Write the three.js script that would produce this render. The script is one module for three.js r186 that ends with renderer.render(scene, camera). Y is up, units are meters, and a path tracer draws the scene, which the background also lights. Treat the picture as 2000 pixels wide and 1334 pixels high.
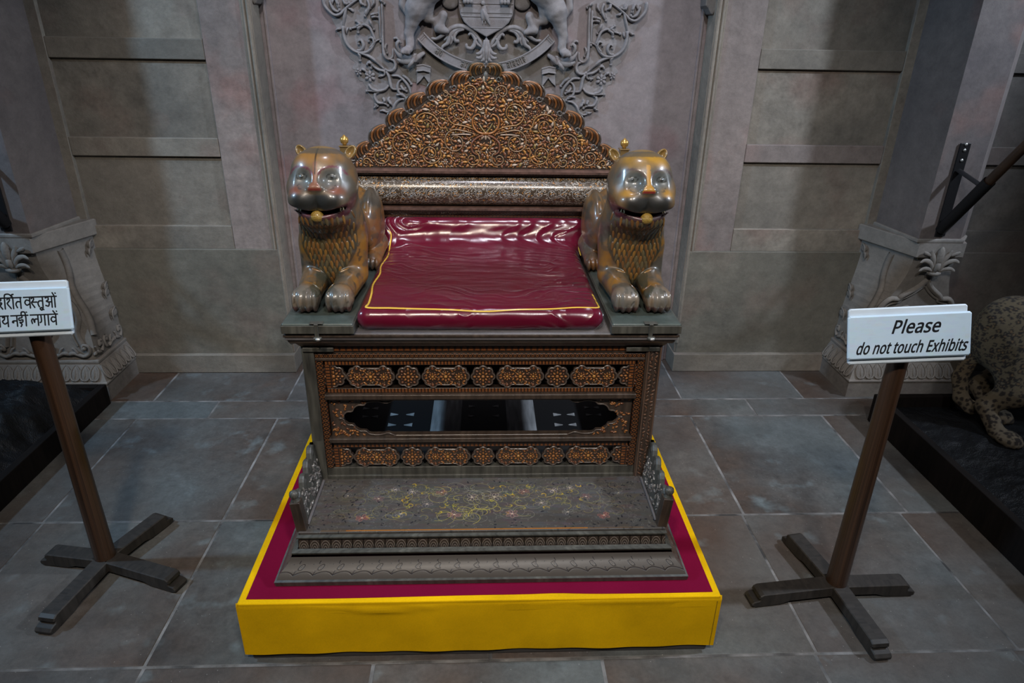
import * as THREE from 'three';
import { RoundedBoxGeometry } from 'three/addons/geometries/RoundedBoxGeometry.js';
import { mergeGeometries, mergeVertices, toCreasedNormals } from 'three/addons/utils/BufferGeometryUtils.js';
import { ImprovedNoise } from 'three/addons/math/ImprovedNoise.js';
import { RectAreaLightUniformsLib } from 'three/addons/lights/RectAreaLightUniformsLib.js';

// ---------------------------------------------------------------- camera, exposure, lights
const scene = new THREE.Scene();
scene.background = new THREE.Color(0x050506);
const camera = new THREE.PerspectiveCamera(53.77, 2000 / 1334, 0.05, 40);
{
  const m = new THREE.Matrix4().makeBasis(
    new THREE.Vector3(0.999117, 0.016502, 0.038634),
    new THREE.Vector3(0.00086, 0.911393, -0.411537),
    new THREE.Vector3(-0.042001, 0.411207, 0.910574));
  camera.quaternion.setFromRotationMatrix(m);
  camera.position.set(0, 1.7, 0);
}
scene.add(camera);
const renderer = new THREE.WebGLRenderer({ antialias: true });
renderer.toneMapping = THREE.LinearToneMapping;
renderer.toneMappingExposure = 1.0;
renderer.shadowMap.enabled = true;
renderer.shadowMap.type = THREE.PCFSoftShadowMap;
RectAreaLightUniformsLib.init();

// every lamp of the hall: [x, y, z, aim x, aim y, aim z, intensity, cone, colour, softness]
const LAMPS = [
  ['round ceiling spotlight in front of the throne, left of the middle', -0.55, 3.75, 0.55, -0.15, 0.75, -2.3, 25, 0.61, 0xffeeda, 3.2],
  ['round ceiling spotlight in front of the throne, right of the middle', 0.6, 3.75, 0.6, 0.3, 0.8, -2.4, 23, 0.61, 0xfaf6f4, 3.2],
  ['wall side ceiling spotlight beyond the left pilaster', -3.9, 3.3, -1.75, 0.3, 0.6, -3.0, 36, 0.62, 0xb4dcff, 2.5],
  ['wall side ceiling spotlight beyond the right pilaster', 3.9, 3.3, -1.75, -0.3, 0.8, -3.0, 44, 0.66, 0xe2eeff, 2.5],
  ['ceiling spotlight close above the throne, washing the niche wall', 0.05, 4.1, -1.95, 0, 1.3, -3.3, 17, 0.6, 0xf2f0ff, 2],
];
const FILL = [0, 4.28, 0.2, 4.6, 3.4, 0.09, 0xe4ecff];      // added unseen fill light panel: x y z w d radiance colour

// ---------------------------------------------------------------- helpers
function mulberry(a) { return () => { a |= 0; a = a + 0x6D2B79F5 | 0; let t = Math.imul(a ^ a >>> 15, 1 | a); t = t + Math.imul(t ^ t >>> 7, 61 | t) ^ t; return ((t ^ t >>> 14) >>> 0) / 4294967296; }; }
const perlin = new ImprovedNoise();
const V3 = (x, y, z) => new THREE.Vector3(x, y, z);
const clamp = (v, a, b) => Math.min(b, Math.max(a, v));
const mix = (a, b, t) => a + (b - a) * t;
const smooth = (a, b, v) => { const t = clamp((v - a) / (b - a), 0, 1); return t * t * (3 - 2 * t); };
const mix3 = (a, b, t) => [mix(a[0], b[0], t), mix(a[1], b[1], t), mix(a[2], b[2], t)];
function fbm(x, y, z, o = 4) { let s = 0, a = 0.5; for (let i = 0; i < o; i++) { s += a * perlin.noise(x, y, z); x *= 2.03; y *= 2.03; z *= 2.03; a *= 0.5; } return s; }
const used = {};
function numbered(n) { const k = used[n] = (used[n] || 0) + 1; return k === 1 ? n : n + '_' + String(k - 1).padStart(3, '0'); }
function shade(o) { o.castShadow = true; o.receiveShadow = true; return o; }
// box-projected uv in metres
function boxUV(g, s = 1) {
  if (g.index) g = g.toNonIndexed();
  const p = g.attributes.position, uv = new Float32Array(p.count * 2);
  const a = V3(), b = V3(), c = V3();
  for (let i = 0; i < p.count; i += 3) {
    a.fromBufferAttribute(p, i); b.fromBufferAttribute(p, i + 1); c.fromBufferAttribute(p, i + 2);
    const n = b.clone().sub(a).cross(c.clone().sub(a));
    const ax = Math.abs(n.x), ay = Math.abs(n.y), az = Math.abs(n.z);
    [a, b, c].forEach((v, k) => {
      let u, w;
      if (az >= ax && az >= ay) { u = v.x; w = v.y; } else if (ax >= ay) { u = v.z; w = v.y; } else { u = v.x; w = v.z; }
      uv[(i + k) * 2] = u * s; uv[(i + k) * 2 + 1] = w * s;
    });
  }
  g.setAttribute('uv', new THREE.BufferAttribute(uv, 2));
  return g;
}
function rbox(w, h, d, x, y, z, r = 0.004, seg = 1) {
  const g = new RoundedBoxGeometry(w, h, d, seg, Math.min(r, w * 0.45, h * 0.45, d * 0.45));
  g.translate(x, y, z); return boxUV(g);
}
// box given by its limits
const span = (x0, x1, y0, y1, z0, z1, r = 0.004, seg = 1) => rbox(x1 - x0, y1 - y0, z1 - z0, (x0 + x1) / 2, (y0 + y1) / 2, (z0 + z1) / 2, r, seg);
function strip(gs) { return gs.map(g => { g = g.index ? g.toNonIndexed() : g; for (const k of Object.keys(g.attributes)) if (!['position', 'normal', 'uv', 'color'].includes(k)) g.deleteAttribute(k); if (!g.attributes.uv) g = boxUV(g); return g; }); }
function join(gs) {
  gs = strip(gs);
  if (gs.some(g => g.attributes.color)) gs.forEach(g => { if (!g.attributes.color) paint(g, [1, 1, 1]); });
  return gs.length === 1 ? gs[0] : mergeGeometries(gs);
}
function paint(g, c) { const n = g.attributes.position.count, a = new Float32Array(n * 3); for (let i = 0; i < n; i++) { a[i * 3] = c[0]; a[i * 3 + 1] = c[1]; a[i * 3 + 2] = c[2]; } g.setAttribute('color', new THREE.BufferAttribute(a, 3)); return g; }
function mesh(name, g, m, parent) { const o = shade(new THREE.Mesh(Array.isArray(g) ? join(g) : g, m)); o.name = numbered(name); parent.add(o); return o; }
function group(name, parent = scene, x = 0, y = 0, z = 0) { const o = new THREE.Group(); o.name = numbered(name); o.position.set(x, y, z); parent.add(o); return o; }
function tag(o, label, category, grp) { o.userData.label = label; o.userData.category = category; if (grp) o.userData.group = grp; return o; }
function struct(o) { o.userData.kind = 'structure'; return o; }
function extr(pts, depth, bevel = 0.003, bseg = 1, holes = []) {
  const s = new THREE.Shape(pts.map(p => new THREE.Vector2(p[0], p[1])));
  for (const h of holes) s.holes.push(new THREE.Path(h.map(p => new THREE.Vector2(p[0], p[1]))));
  const g = new THREE.ExtrudeGeometry(s, { depth: Math.max(1e-4, depth - 2 * bevel), bevelEnabled: bevel > 0, bevelThickness: bevel, bevelSize: bevel, bevelOffset: -bevel, bevelSegments: bseg, curveSegments: 8 });
  g.translate(0, 0, bevel); return boxUV(g);
}
// smooth open curve through 2-D or 3-D points
function curve(pts, n) { const c = new THREE.CatmullRomCurve3(pts.map(p => V3(p[0], p[1], p[2] || 0)), false, 'centripetal'); return c.getPoints(n); }
// tapered strand along a curve; the section is flattened along `up` by `flat`
function strand(pts, r0, r1, { n = 14, sides = 6, flat = 1, mid = null, up = V3(0, 0, 1), closeR = 0.15 } = {}) {
  const P = curve(pts, n), pos = [], idx = [], uv = [];
  let len = 0;
  for (let i = 0; i <= n; i++) {
    const t = P[Math.min(n, i + 1)].clone().sub(P[Math.max(0, i - 1)]).normalize();
    const side = V3().crossVectors(t, up); if (side.lengthSq() < 1e-8) side.set(1, 0, 0); side.normalize();
    const u = V3().crossVectors(side, t).normalize();
    const s = i / n; let r = mid === null ? mix(r0, r1, s) : (s < 0.5 ? mix(r0, mid, s * 2) : mix(mid, r1, s * 2 - 1));
    if (i === 0 || i === n) r *= closeR;
    if (i) len += P[i].distanceTo(P[i - 1]);
    for (let k = 0; k <= sides; k++) {
      const a = k / sides * Math.PI * 2, q = P[i].clone().addScaledVector(side, Math.cos(a) * r).addScaledVector(u, Math.sin(a) * r * flat);
      pos.push(q.x, q.y, q.z); uv.push(k / sides * 0.03, len);
    }
  }
  const w = sides + 1;
  for (let i = 0; i < n; i++) for (let k = 0; k < sides; k++) { const a = i * w + k; idx.push(a, a + 1, a + w, a + 1, a + w + 1, a + w); }
  const g = new THREE.BufferGeometry();
  g.setAttribute('position', new THREE.Float32BufferAttribute(pos, 3)); g.setAttribute('uv', new THREE.Float32BufferAttribute(uv, 2)); g.setIndex(idx);
  g.computeVertexNormals();
  return g;
}
function ball(r, x, y, z, sx = 1, sy = 1, sz = 1, a = 10, b = 7) { const g = new THREE.SphereGeometry(r, a, b); g.scale(sx, sy, sz); g.translate(x, y, z); return g; }
function lathe(prof, seg = 24) { return new THREE.LatheGeometry(prof.map(p => new THREE.Vector2(p[0], p[1])), seg); }
// moulding swept round the left, front and right side of a block: profile = [[out, y] ...] from bottom to top
function mould(prof, hw, zf, zb, cx = 0) {
  const pos = [], uv = [], idx = []; let v = 0;
  const path = o => [[cx - hw - o, zb], [cx - hw - o, zf + o], [cx + hw + o, zf + o], [cx + hw + o, zb]];
  for (let i = 0; i < prof.length - 1; i++) {
    const [o0, y0] = prof[i], [o1, y1] = prof[i + 1], A = path(o0), B = path(o1), dv = Math.hypot(o1 - o0, y1 - y0);
    let u = 0;
    for (let k = 0; k < 3; k++) {
      const L = Math.hypot(A[k + 1][0] - A[k][0], A[k + 1][1] - A[k][1]), b = pos.length / 3;
      pos.push(A[k][0], y0, A[k][1], A[k + 1][0], y0, A[k + 1][1], B[k + 1][0], y1, B[k + 1][1], B[k][0], y1, B[k][1]);
      uv.push(u, v, u + L, v, u + L, v + dv, u, v + dv); idx.push(b, b + 1, b + 2, b, b + 2, b + 3); u += L;
    }
    v += dv;
  }
  const g = new THREE.BufferGeometry();
  g.setAttribute('position', new THREE.Float32BufferAttribute(pos, 3)); g.setAttribute('uv', new THREE.Float32BufferAttribute(uv, 2)); g.setIndex(idx);
  return toCreasedNormals(g.toNonIndexed(), 0.7);
}
// dense surface from a signed distance function (surface nets)
function sdfMesh(f, lo, hi, cell, colour) {
  const nx = Math.ceil((hi[0] - lo[0]) / cell) + 1, ny = Math.ceil((hi[1] - lo[1]) / cell) + 1, nz = Math.ceil((hi[2] - lo[2]) / cell) + 1;
  const F = new Float32Array(nx * ny * nz), at = (i, j, k) => (k * ny + j) * nx + i;
  for (let k = 0; k < nz; k++) for (let j = 0; j < ny; j++) for (let i = 0; i < nx; i++) {
    const edge = i === 0 || j === 0 || k === 0 || i === nx - 1 || j === ny - 1 || k === nz - 1;
    const v = f(lo[0] + i * cell, lo[1] + j * cell, lo[2] + k * cell); F[at(i, j, k)] = edge ? Math.max(v, cell * 0.5) : v;
  }
  const id = new Int32Array(nx * ny * nz).fill(-1), pos = [], idx = [];
  for (let k = 0; k < nz - 1; k++) for (let j = 0; j < ny - 1; j++) for (let i = 0; i < nx - 1; i++) {
    let m = 0; for (let c = 0; c < 8; c++) if (F[at(i + (c & 1), j + (c >> 1 & 1), k + (c >> 2))] < 0) m |= 1 << c;
    if (m === 0 || m === 255) continue;
    let sx = 0, sy = 0, sz = 0, n = 0;
    for (let a = 0; a < 8; a++) for (const d of [1, 2, 4]) {
      const b = a | d; if (b === a) continue;
      if ((m >> a & 1) === (m >> b & 1)) continue;
      const fa = F[at(i + (a & 1), j + (a >> 1 & 1), k + (a >> 2))], fb = F[at(i + (b & 1), j + (b >> 1 & 1), k + (b >> 2))], t = fa / (fa - fb);
      sx += mix(a & 1, b & 1, t); sy += mix(a >> 1 & 1, b >> 1 & 1, t); sz += mix(a >> 2, b >> 2, t); n++;
    }
    id[at(i, j, k)] = pos.length / 3; pos.push(lo[0] + (i + sx / n) * cell, lo[1] + (j + sy / n) * cell, lo[2] + (k + sz / n) * cell);
  }
  const quad = (a, b, c, d, flip) => { if (a < 0 || b < 0 || c < 0 || d < 0) return; if (flip) idx.push(a, c, b, a, d, c); else idx.push(a, b, c, a, c, d); };
  for (let k = 1; k < nz - 1; k++) for (let j = 1; j < ny - 1; j++) for (let i = 1; i < nx - 1; i++) {
    const s = F[at(i, j, k)] < 0;
    if (s !== F[at(i + 1, j, k)] < 0) quad(id[at(i, j - 1, k - 1)], id[at(i, j, k - 1)], id[at(i, j, k)], id[at(i, j - 1, k)], !s);
    if (s !== F[at(i, j + 1, k)] < 0) quad(id[at(i - 1, j, k - 1)], id[at(i - 1, j, k)], id[at(i, j, k)], id[at(i, j, k - 1)], !s);
    if (s !== F[at(i, j, k + 1)] < 0) quad(id[at(i - 1, j - 1, k)], id[at(i, j - 1, k)], id[at(i, j, k)], id[at(i - 1, j, k)], !s);
  }
  const g = new THREE.BufferGeometry(), N = pos.length / 3, nor = new Float32Array(N * 3), uv = new Float32Array(N * 2), e = cell * 0.5;
  for (let v = 0; v < N; v++) {
    const x = pos[v * 3], y = pos[v * 3 + 1], z = pos[v * 3 + 2];
    let a = f(x + e, y, z) - f(x - e, y, z), b = f(x, y + e, z) - f(x, y - e, z), c = f(x, y, z + e) - f(x, y, z - e); const l = Math.hypot(a, b, c) || 1;
    nor[v * 3] = a / l; nor[v * 3 + 1] = b / l; nor[v * 3 + 2] = c / l; uv[v * 2] = x + z * 0.7; uv[v * 2 + 1] = y + z * 0.3;
  }
  g.setAttribute('position', new THREE.Float32BufferAttribute(pos, 3)); g.setAttribute('normal', new THREE.BufferAttribute(nor, 3)); g.setAttribute('uv', new THREE.BufferAttribute(uv, 2)); g.setIndex(idx);
  if (colour) recolour(g, colour);
  return g;
}
function recolour(g, colour) {
  const p = g.attributes.position, q = g.attributes.normal, a = new Float32Array(p.count * 3);
  for (let i = 0; i < p.count; i++) { const c = colour(p.getX(i), p.getY(i), p.getZ(i), q.getX(i), q.getY(i), q.getZ(i)); a[i * 3] = c[0]; a[i * 3 + 1] = c[1]; a[i * 3 + 2] = c[2]; }
  g.setAttribute('color', new THREE.BufferAttribute(a, 3)); return g;
}
const smin = (a, b, k) => { const h = Math.max(k - Math.abs(a - b), 0) / k; return Math.min(a, b) - h * h * k * 0.25; };
const smax = (a, b, k) => -smin(-a, -b, k);
const sdBall = (x, y, z, cx, cy, cz, rx, ry, rz) => { const a = (x - cx) / rx, b = (y - cy) / ry, c = (z - cz) / rz, k0 = Math.hypot(a, b, c), k1 = Math.hypot(a / rx, b / ry, c / rz); return k1 < 1e-9 ? -Math.min(rx, ry, rz) : k0 * (k0 - 1) / k1; };
const sdCap = (x, y, z, a, b, ra, rb) => { const bx = b[0] - a[0], by = b[1] - a[1], bz = b[2] - a[2], px = x - a[0], py = y - a[1], pz = z - a[2], t = clamp((px * bx + py * by + pz * bz) / (bx * bx + by * by + bz * bz), 0, 1); return Math.hypot(px - bx * t, py - by * t, pz - bz * t) - mix(ra, rb, t); };

// ---------------------------------------------------------------- materials
// tiling noise texture: colour(n1, n2, n3, rnd) -> linear rgb ; size in metres
function noiseTex(w, metres, fn, srgb = true, seed = 1) {
  const d = new Uint8Array(w * w * 4), R = mulberry(seed);
  for (let y = 0; y < w; y++) for (let x = 0; x < w; x++) {
    const c = fn(x / w, y / w, R), o = (y * w + x) * 4;
    for (let k = 0; k < 3; k++) { let v = clamp(c[k], 0, 1); if (srgb) v = v <= 0.0031308 ? v * 12.92 : 1.055 * Math.pow(v, 1 / 2.4) - 0.055; d[o + k] = Math.round(v * 255); }
    d[o + 3] = 255;
  }
  const t = new THREE.DataTexture(d, w, w); t.wrapS = t.wrapT = THREE.RepeatWrapping; t.magFilter = THREE.LinearFilter; t.minFilter = THREE.LinearMipmapLinearFilter; t.generateMipmaps = true;
  if (srgb) t.colorSpace = THREE.SRGBColorSpace; t.repeat.set(1 / metres, 1 / metres); t.needsUpdate = true; return t;
}
// periodic fbm on the unit square
function pf(u, v, f, seed, o = 4) {
  let s = 0, a = 0.5;
  for (let i = 0; i < o; i++) {
    const x = u * f, y = v * f, n = (X, Y) => perlin.noise(X + seed * 17.3, Y + seed * 5.1, seed + i * 3.7), wx = u, wy = v;
    s += a * ((n(x, y) * (1 - wx) + n(x - f, y) * wx) * (1 - wy) + (n(x, y - f) * (1 - wx) + n(x - f, y - f) * wx) * wy);
    f *= 2; a *= 0.55;
  }
  return s;
}
function canvas(w, h, draw) { const c = document.createElement('canvas'); c.width = w; c.height = h; const x = c.getContext('2d'); draw(x, w, h); return c; }
function ctex(c, rw = 1, rh = 1, srgb = true) { const t = new THREE.CanvasTexture(c); t.wrapS = t.wrapT = THREE.RepeatWrapping; if (srgb) t.colorSpace = THREE.SRGBColorSpace; t.repeat.set(1 / rw, 1 / rh); t.anisotropy = 8; return t; }
// three sets of tiling noise fields, shared by all stone textures and shifted for each
const FW = 768, fieldSets = [];
function fields(i) {
  if (fieldSets[i]) return fieldSets[i];
  const N = FW * FW, F = { n: new Float32Array(N), m: new Float32Array(N), k: new Float32Array(N) };
  for (let y = 0; y < FW; y++) for (let x = 0; x < FW; x++) {
    const u = x / FW, v = y / FW, o = y * FW + x;
    F.n[o] = pf(u, v, 3, i + 1, 5); F.m[o] = pf(u, v, 9, i + 5, 4) * 2.4 + pf(u, v, 5, i + 14, 3) * 1.6; F.k[o] = pf(u, v, 40, i + 10, 2) + pf(u, v, 150, i + 11, 1) * 0.7;
  }
  return fieldSets[i] = F;
}
const stoneCol = (a, b, c, seed) => {
  const F = fields(seed % 3), dx = (seed * 131) % FW, dy = (seed * 277) % FW;
  return noiseTex(FW, 2.4, (u, v, R) => {
    const o = ((Math.round(v * FW) + dy) % FW) * FW + (Math.round(u * FW) + dx) % FW, vs = perlin.noise(u * 30, v * 3, seed) * (1 - Math.abs(v * 2 - 1));
    let q = mix3(a, b, clamp(0.5 + F.n[o] * 2.6, 0, 1)); q = mix3(q, c, clamp(F.m[o] - 0.12, 0, 0.85)); const g = 1 + F.k[o] * 0.5 + vs * 0.1 + (R() - 0.5) * 0.16; return q.map(x => x * g);
  }, true, seed);
};
const stoneBump = noiseTex(512, 0.7, (u, v, R) => { const h = 0.5 + pf(u, v, 8, 3, 5) * 0.55 + (R() - 0.5) * 0.06; return [h, h, h]; }, false, 5);
const std = (o) => new THREE.MeshStandardMaterial(o), phy = (o) => new THREE.MeshPhysicalMaterial(o);
const M = {};
M.wall = std({ map: stoneCol([0.222, 0.2, 0.166], [0.128, 0.119, 0.102], [0.172, 0.126, 0.104], 1), roughness: 0.82, bumpMap: stoneBump, bumpScale: 0.007 });
M.wallPink = std({ map: stoneCol([0.225, 0.19, 0.175], [0.15, 0.13, 0.122], [0.21, 0.135, 0.12], 41), roughness: 0.82, bumpMap: stoneBump, bumpScale: 0.006 });
M.dado = std({ map: stoneCol([0.155, 0.146, 0.12], [0.1, 0.096, 0.08], [0.135, 0.11, 0.09], 47), roughness: 0.82, bumpMap: stoneBump, bumpScale: 0.006 });
M.wallDark = std({ map: stoneCol([0.16, 0.15, 0.138], [0.11, 0.103, 0.098], [0.14, 0.11, 0.105], 8), roughness: 0.82, bumpMap: stoneBump, bumpScale: 0.004 });
M.niche = std({ map: stoneCol([0.205, 0.18, 0.18], [0.145, 0.13, 0.136], [0.19, 0.125, 0.13], 2), roughness: 0.8, bumpMap: stoneBump, bumpScale: 0.003 });
M.relief = std({ map: stoneCol([0.215, 0.208, 0.212], [0.165, 0.16, 0.167], [0.2, 0.185, 0.192], 3), roughness: 0.85, bumpMap: stoneBump, bumpScale: 0.0025 });
M.carved = std({ map: stoneCol([0.21, 0.196, 0.178], [0.145, 0.138, 0.13], [0.19, 0.165, 0.15], 12), roughness: 0.85, bumpMap: stoneBump, bumpScale: 0.003 });
M.column = std({ map: stoneCol([0.135, 0.116, 0.11], [0.085, 0.074, 0.076], [0.155, 0.092, 0.08], 6), roughness: 0.8, bumpMap: stoneBump, bumpScale: 0.003 });
const flagMap = noiseTex(1024, 1.9, (u, v, R) => {
  const n = pf(u, v, 3, 21, 5), m = pf(u, v, 5, 27, 5), k = pf(u, v, 45, 25, 2) + pf(u, v, 160, 26, 1) * 0.9, s = pf(u, v, 14, 29, 4);
  let q = mix3([0.135, 0.152, 0.154], [0.09, 0.064, 0.05], clamp(0.5 + n * 2.2, 0, 1)); q = mix3(q, [0.044, 0.056, 0.06], clamp(m * 2.2 - 0.1, 0, 0.8));
  q = mix3(q, [0.21, 0.26, 0.275], clamp(s * 2.6 - 0.36, 0, 0.6)); const g = (1 + k * 0.55 + (R() - 0.5) * 0.2) * 0.92; if (R() < 0.00035) return [0.5, 0.5, 0.48]; return q.map(x => x * g);
}, true, 31);
M.flags = [[1, 1, 1], [0.95, 0.99, 1.02], [1.03, 0.98, 0.95], [0.92, 0.92, 0.93]].map(c => std({ map: flagMap, color: new THREE.Color().setRGB(...c.map(x => x * 0.83)), roughness: 0.62, bumpMap: stoneBump, bumpScale: 0.005 }));
M.mortar = std({ map: noiseTex(512, 0.9, (u, v, R) => { const g = clamp(0.13 + pf(u, v, 9, 35, 5) * 0.42, 0.035, 0.4); return [g, g, g]; }, true, 36), roughness: 0.95, bumpMap: stoneBump, bumpScale: 0.01 });
M.plaster = std({ color: new THREE.Color().setRGB(0.3, 0.29, 0.28), roughness: 0.9 });
const grain = noiseTex(512, 0.5, (u, v, R) => { const n = pf(u, v * 0.12, 26, 41, 3) + pf(u, v, 4, 43, 3) * 0.5, h = 0.55 + n * 0.8 + (R() - 0.5) * 0.08; return [h, h, h]; }, true, 44);
const wood = (r, g, b, rough = 0.5, cc = 0.15) => phy({ map: grain, color: new THREE.Color().setRGB(r, g, b), roughness: rough, clearcoat: cc, clearcoatRoughness: 0.35, bumpMap: grain, bumpScale: 0.0008 });
M.post = wood(0.068, 0.032, 0.015, 0.45, 0.3);
M.foot = wood(0.042, 0.036, 0.031, 0.6, 0.1);
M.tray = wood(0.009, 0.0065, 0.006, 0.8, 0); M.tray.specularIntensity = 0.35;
M.iron = std({ color: new THREE.Color().setRGB(0.02, 0.02, 0.022), roughness: 0.45, metalness: 0.6 });
M.screw = std({ color: new THREE.Color().setRGB(0.55, 0.55, 0.53), roughness: 0.4, metalness: 0.8 });
M.lacquer = phy({ map: grain, color: new THREE.Color().setRGB(0.085, 0.06, 0.045), roughness: 0.42, clearcoat: 0.5, clearcoatRoughness: 0.25, bumpMap: grain, bumpScale: 0.0006 });
M.lacquerGrey = phy({ map: grain, color: new THREE.Color().setRGB(0.105, 0.105, 0.09), roughness: 0.5, clearcoat: 0.3, clearcoatRoughness: 0.3, bumpMap: grain, bumpScale: 0.001 });
M.dusty = phy({ map: stoneCol([0.16, 0.155, 0.16], [0.09, 0.085, 0.09], [0.05, 0.045, 0.045], 15), roughness: 0.4, clearcoat: 0.4, clearcoatRoughness: 0.25 });
M.green = phy({ map: stoneCol([0.075, 0.095, 0.086], [0.042, 0.056, 0.05], [0.13, 0.15, 0.15], 16), roughness: 0.38, clearcoat: 0.5, clearcoatRoughness: 0.2 });
M.paint = (rough = 0.4) => phy({ vertexColors: true, roughness: rough, clearcoat: 0.6, clearcoatRoughness: 0.18 });
M.vpaint = M.paint();
M.gold = phy({ color: new THREE.Color().setRGB(0.5, 0.3, 0.08), roughness: 0.3, metalness: 0.6, clearcoat: 0.4 });
// ---------------------------------------------------------------- the hall
const XW = 0.015;                                   // middle of the wall bay
{
  const floor = struct(group('floor'));
  mesh('mortar_bed', span(-4.7, 4.7, -0.16, -0.0022, -3.7, 3.3, 0.001), M.mortar, floor);
  const rows = [
    [-3.53, -3.037, [-4.6, -3.4, -2.5, -1.665, -1.0, 0.1, 1.03, 1.68, 2.5, 3.4, 4.6]],
    [-3.037, -2.866, [-4.6, -3.2, -2.3, -1.335, -0.62, 0.25, 1.365, 2.3, 3.2, 4.6]],
    [-2.866, -2.105, [-4.6, -3.4, -2.5, -1.668, -0.998, 0.02, 1.026, 1.692, 2.5, 3.4, 4.6]],
    [-2.105, -1.447, [-4.6, -3.4, -2.5, -1.664, -0.997, 0.02, 1.018, 1.655, 2.5, 3.4, 4.6]],
    [-1.447, -0.74, [-4.6, -3.4, -2.5, -1.66, -0.995, -0.328, 0.355, 1.01, 1.63, 2.5, 3.4, 4.6]],
    [-0.74, 0.1, [-4.6, -3.0, -1.66, -0.9, 0, 0.9, 1.66, 3.0, 4.6]],
    [0.1, 1.1, [-4.6, -3.0, -1.5, 0, 1.5, 3.0, 4.6]], [1.1, 2.1, [-4.6, -3.0, -1.5, 0, 1.5, 3.0, 4.6]], [2.1, 3.15, [-4.6, -3.0, -1.5, 0, 1.5, 3.0, 4.6]]];
  const R = mulberry(5);
  for (const [z0, z1, xs] of rows) for (let i = 0; i < xs.length - 1; i++) {
    const g = 0.0022 + R() * 0.0022, o = mesh('flagstone', span(xs[i] + g, xs[i + 1] - g, -0.06, -0.0004 - R() * 0.0012, z0 + g, z1 - g, 0.004), M.flags[Math.floor(R() * 4)], floor);
    const uv = o.geometry.attributes.uv, a = R() * 9, b = R() * 9; for (let k = 0; k < uv.count; k++) uv.setXY(k, uv.getX(k) + a, uv.getY(k) + b);
  }
}
const wallBack = struct(group('wall_back'));
{
  mesh('wall_core', [span(-4.7, 4.7, -0.02, 4.4, -3.75, -3.52, 0.001)], M.wallDark, wallBack);
  mesh('niche_slab', span(XW - 1.06, XW + 1.06, 0.0, 2.6, -3.56, -3.51, 0.002), M.niche, wallBack);
  const R = mulberry(9);
  for (const s of [-1, 1]) {
    const X = (a, b) => s > 0 ? [XW + a, XW + b] : [XW - b, XW - a];
    const blk = (name, a, b, y0, y1, z, m = M.wall, r = 0.003) => { const [x0, x1] = X(a, b); const o = mesh(name, span(x0, x1, y0, y1, -3.53, z, r), m, wallBack); const uv = o.geometry.attributes.uv, p = R() * 5, q = R() * 5; for (let k = 0; k < uv.count; k++) uv.setXY(k, uv.getX(k) + p, uv.getY(k) + q); return o; };
    blk('stone_stile', 1.095, 1.285, 0.69, 2.6, -3.39, M.wallPink);
    for (const [y0, y1] of [[0.8, 1.155], [1.23, 1.59], [1.66, 2.6]]) { blk('stone_panel', 1.275, 1.995, y0, y1, -3.408); blk('stone_panel', 2.3, 4.62, y0, y1, -3.408, M.wallDark); }  // beyond the columns panels, rails and dado are darkened for the column shadow
    for (const [y0, y1] of [[0.69, 0.81], [1.149, 1.237], [1.583, 1.672]]) { blk('stone_rail', 1.286, 1.986, y0, y1, -3.39, y0 > 1.1 && y0 < 1.2 && s > 0 ? M.wallPink : M.wall, 0.0045); blk('stone_rail', 2.3, 4.62, y0, y1, -3.39, M.wallDark); }
    blk('stone_stile', 1.985, 2.12, 0.69, 2.6, -3.385);
    blk('dado_slab', 1.058, 2.0, 0.1, 0.692, -3.378, M.dado, 0.005);
    blk('dado_slab', 2.2, 4.62, 0.1, 0.692, -3.378, M.wallDark);
    const bs = struct(mesh(s < 0 ? 'baseboard_left' : 'baseboard_right', [span(...X(1.045, 1.93), 0, 0.106, -3.53, -3.352, 0.004), span(...X(2.3, 4.62), 0, 0.106, -3.53, -3.352, 0.004)], M.wall, scene));
    // moulded jamb of the niche: outer fillet, round bead, hollow, inner fillet
    blk('niche_jamb', 1.05, 1.1, 0.106, 2.6, -3.387);
    const bead = (x, r, y0) => { const g = lathe([[0, y0 - r * 0.5], [r * 0.8, y0 - r * 0.2], [r, y0 + r], [r, 2.6], [0, 2.6]], 14); g.translate(XW + s * x, 0, -3.384); return boxUV(g); };
    mesh('niche_bead', [bead(1.062, 0.0085, 0.16), bead(1.082, 0.006, 0.2)], M.wall, wallBack);
    const [i0, i1] = X(1.018, 1.03); mesh('niche_fillet', span(i0, i1, 0.0, 1.84, -3.52, -3.498, 0.003), M.niche, wallBack);
    // pendant corbel at the springing of the niche arch
    const pc = extr([[-0.038, 0.1], [0.03, 0.1], [0.03, 0.045], [0.02, 0.02], [0.004, -0.004], [-0.006, 0.0], [-0.02, 0.022], [-0.034, 0.034]].map(p => [p[0] * (s > 0 ? 1 : -1), p[1]]).sort(() => 0), 0.09, 0.006, 2); pc.translate(XW + s * 1.04, s > 0 ? 1.815 : 1.822, -3.51);
    mesh('corbel_pendant', pc, M.wallDark, wallBack);
  }
  mesh('wall_upper', span(-4.7, 4.7, 2.59, 4.4, -3.55, -3.39, 0.003), M.wallDark, wallBack);
}
struct(mesh('wall_left', span(-4.85, -4.6, -0.1, 4.5, -3.75, 3.35, 0.002), M.wallDark, scene));
struct(mesh('wall_right', span(4.6, 4.85, -0.1, 4.5, -3.75, 3.35, 0.002), M.wallDark, scene));
struct(mesh('wall_front', span(-4.85, 4.85, -0.1, 4.5, 3.15, 3.4, 0.002), M.wallDark, scene));
struct(mesh('ceiling', span(-4.85, 4.85, 4.35, 4.55, -3.75, 3.4, 0.002), M.plaster, scene));

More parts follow.
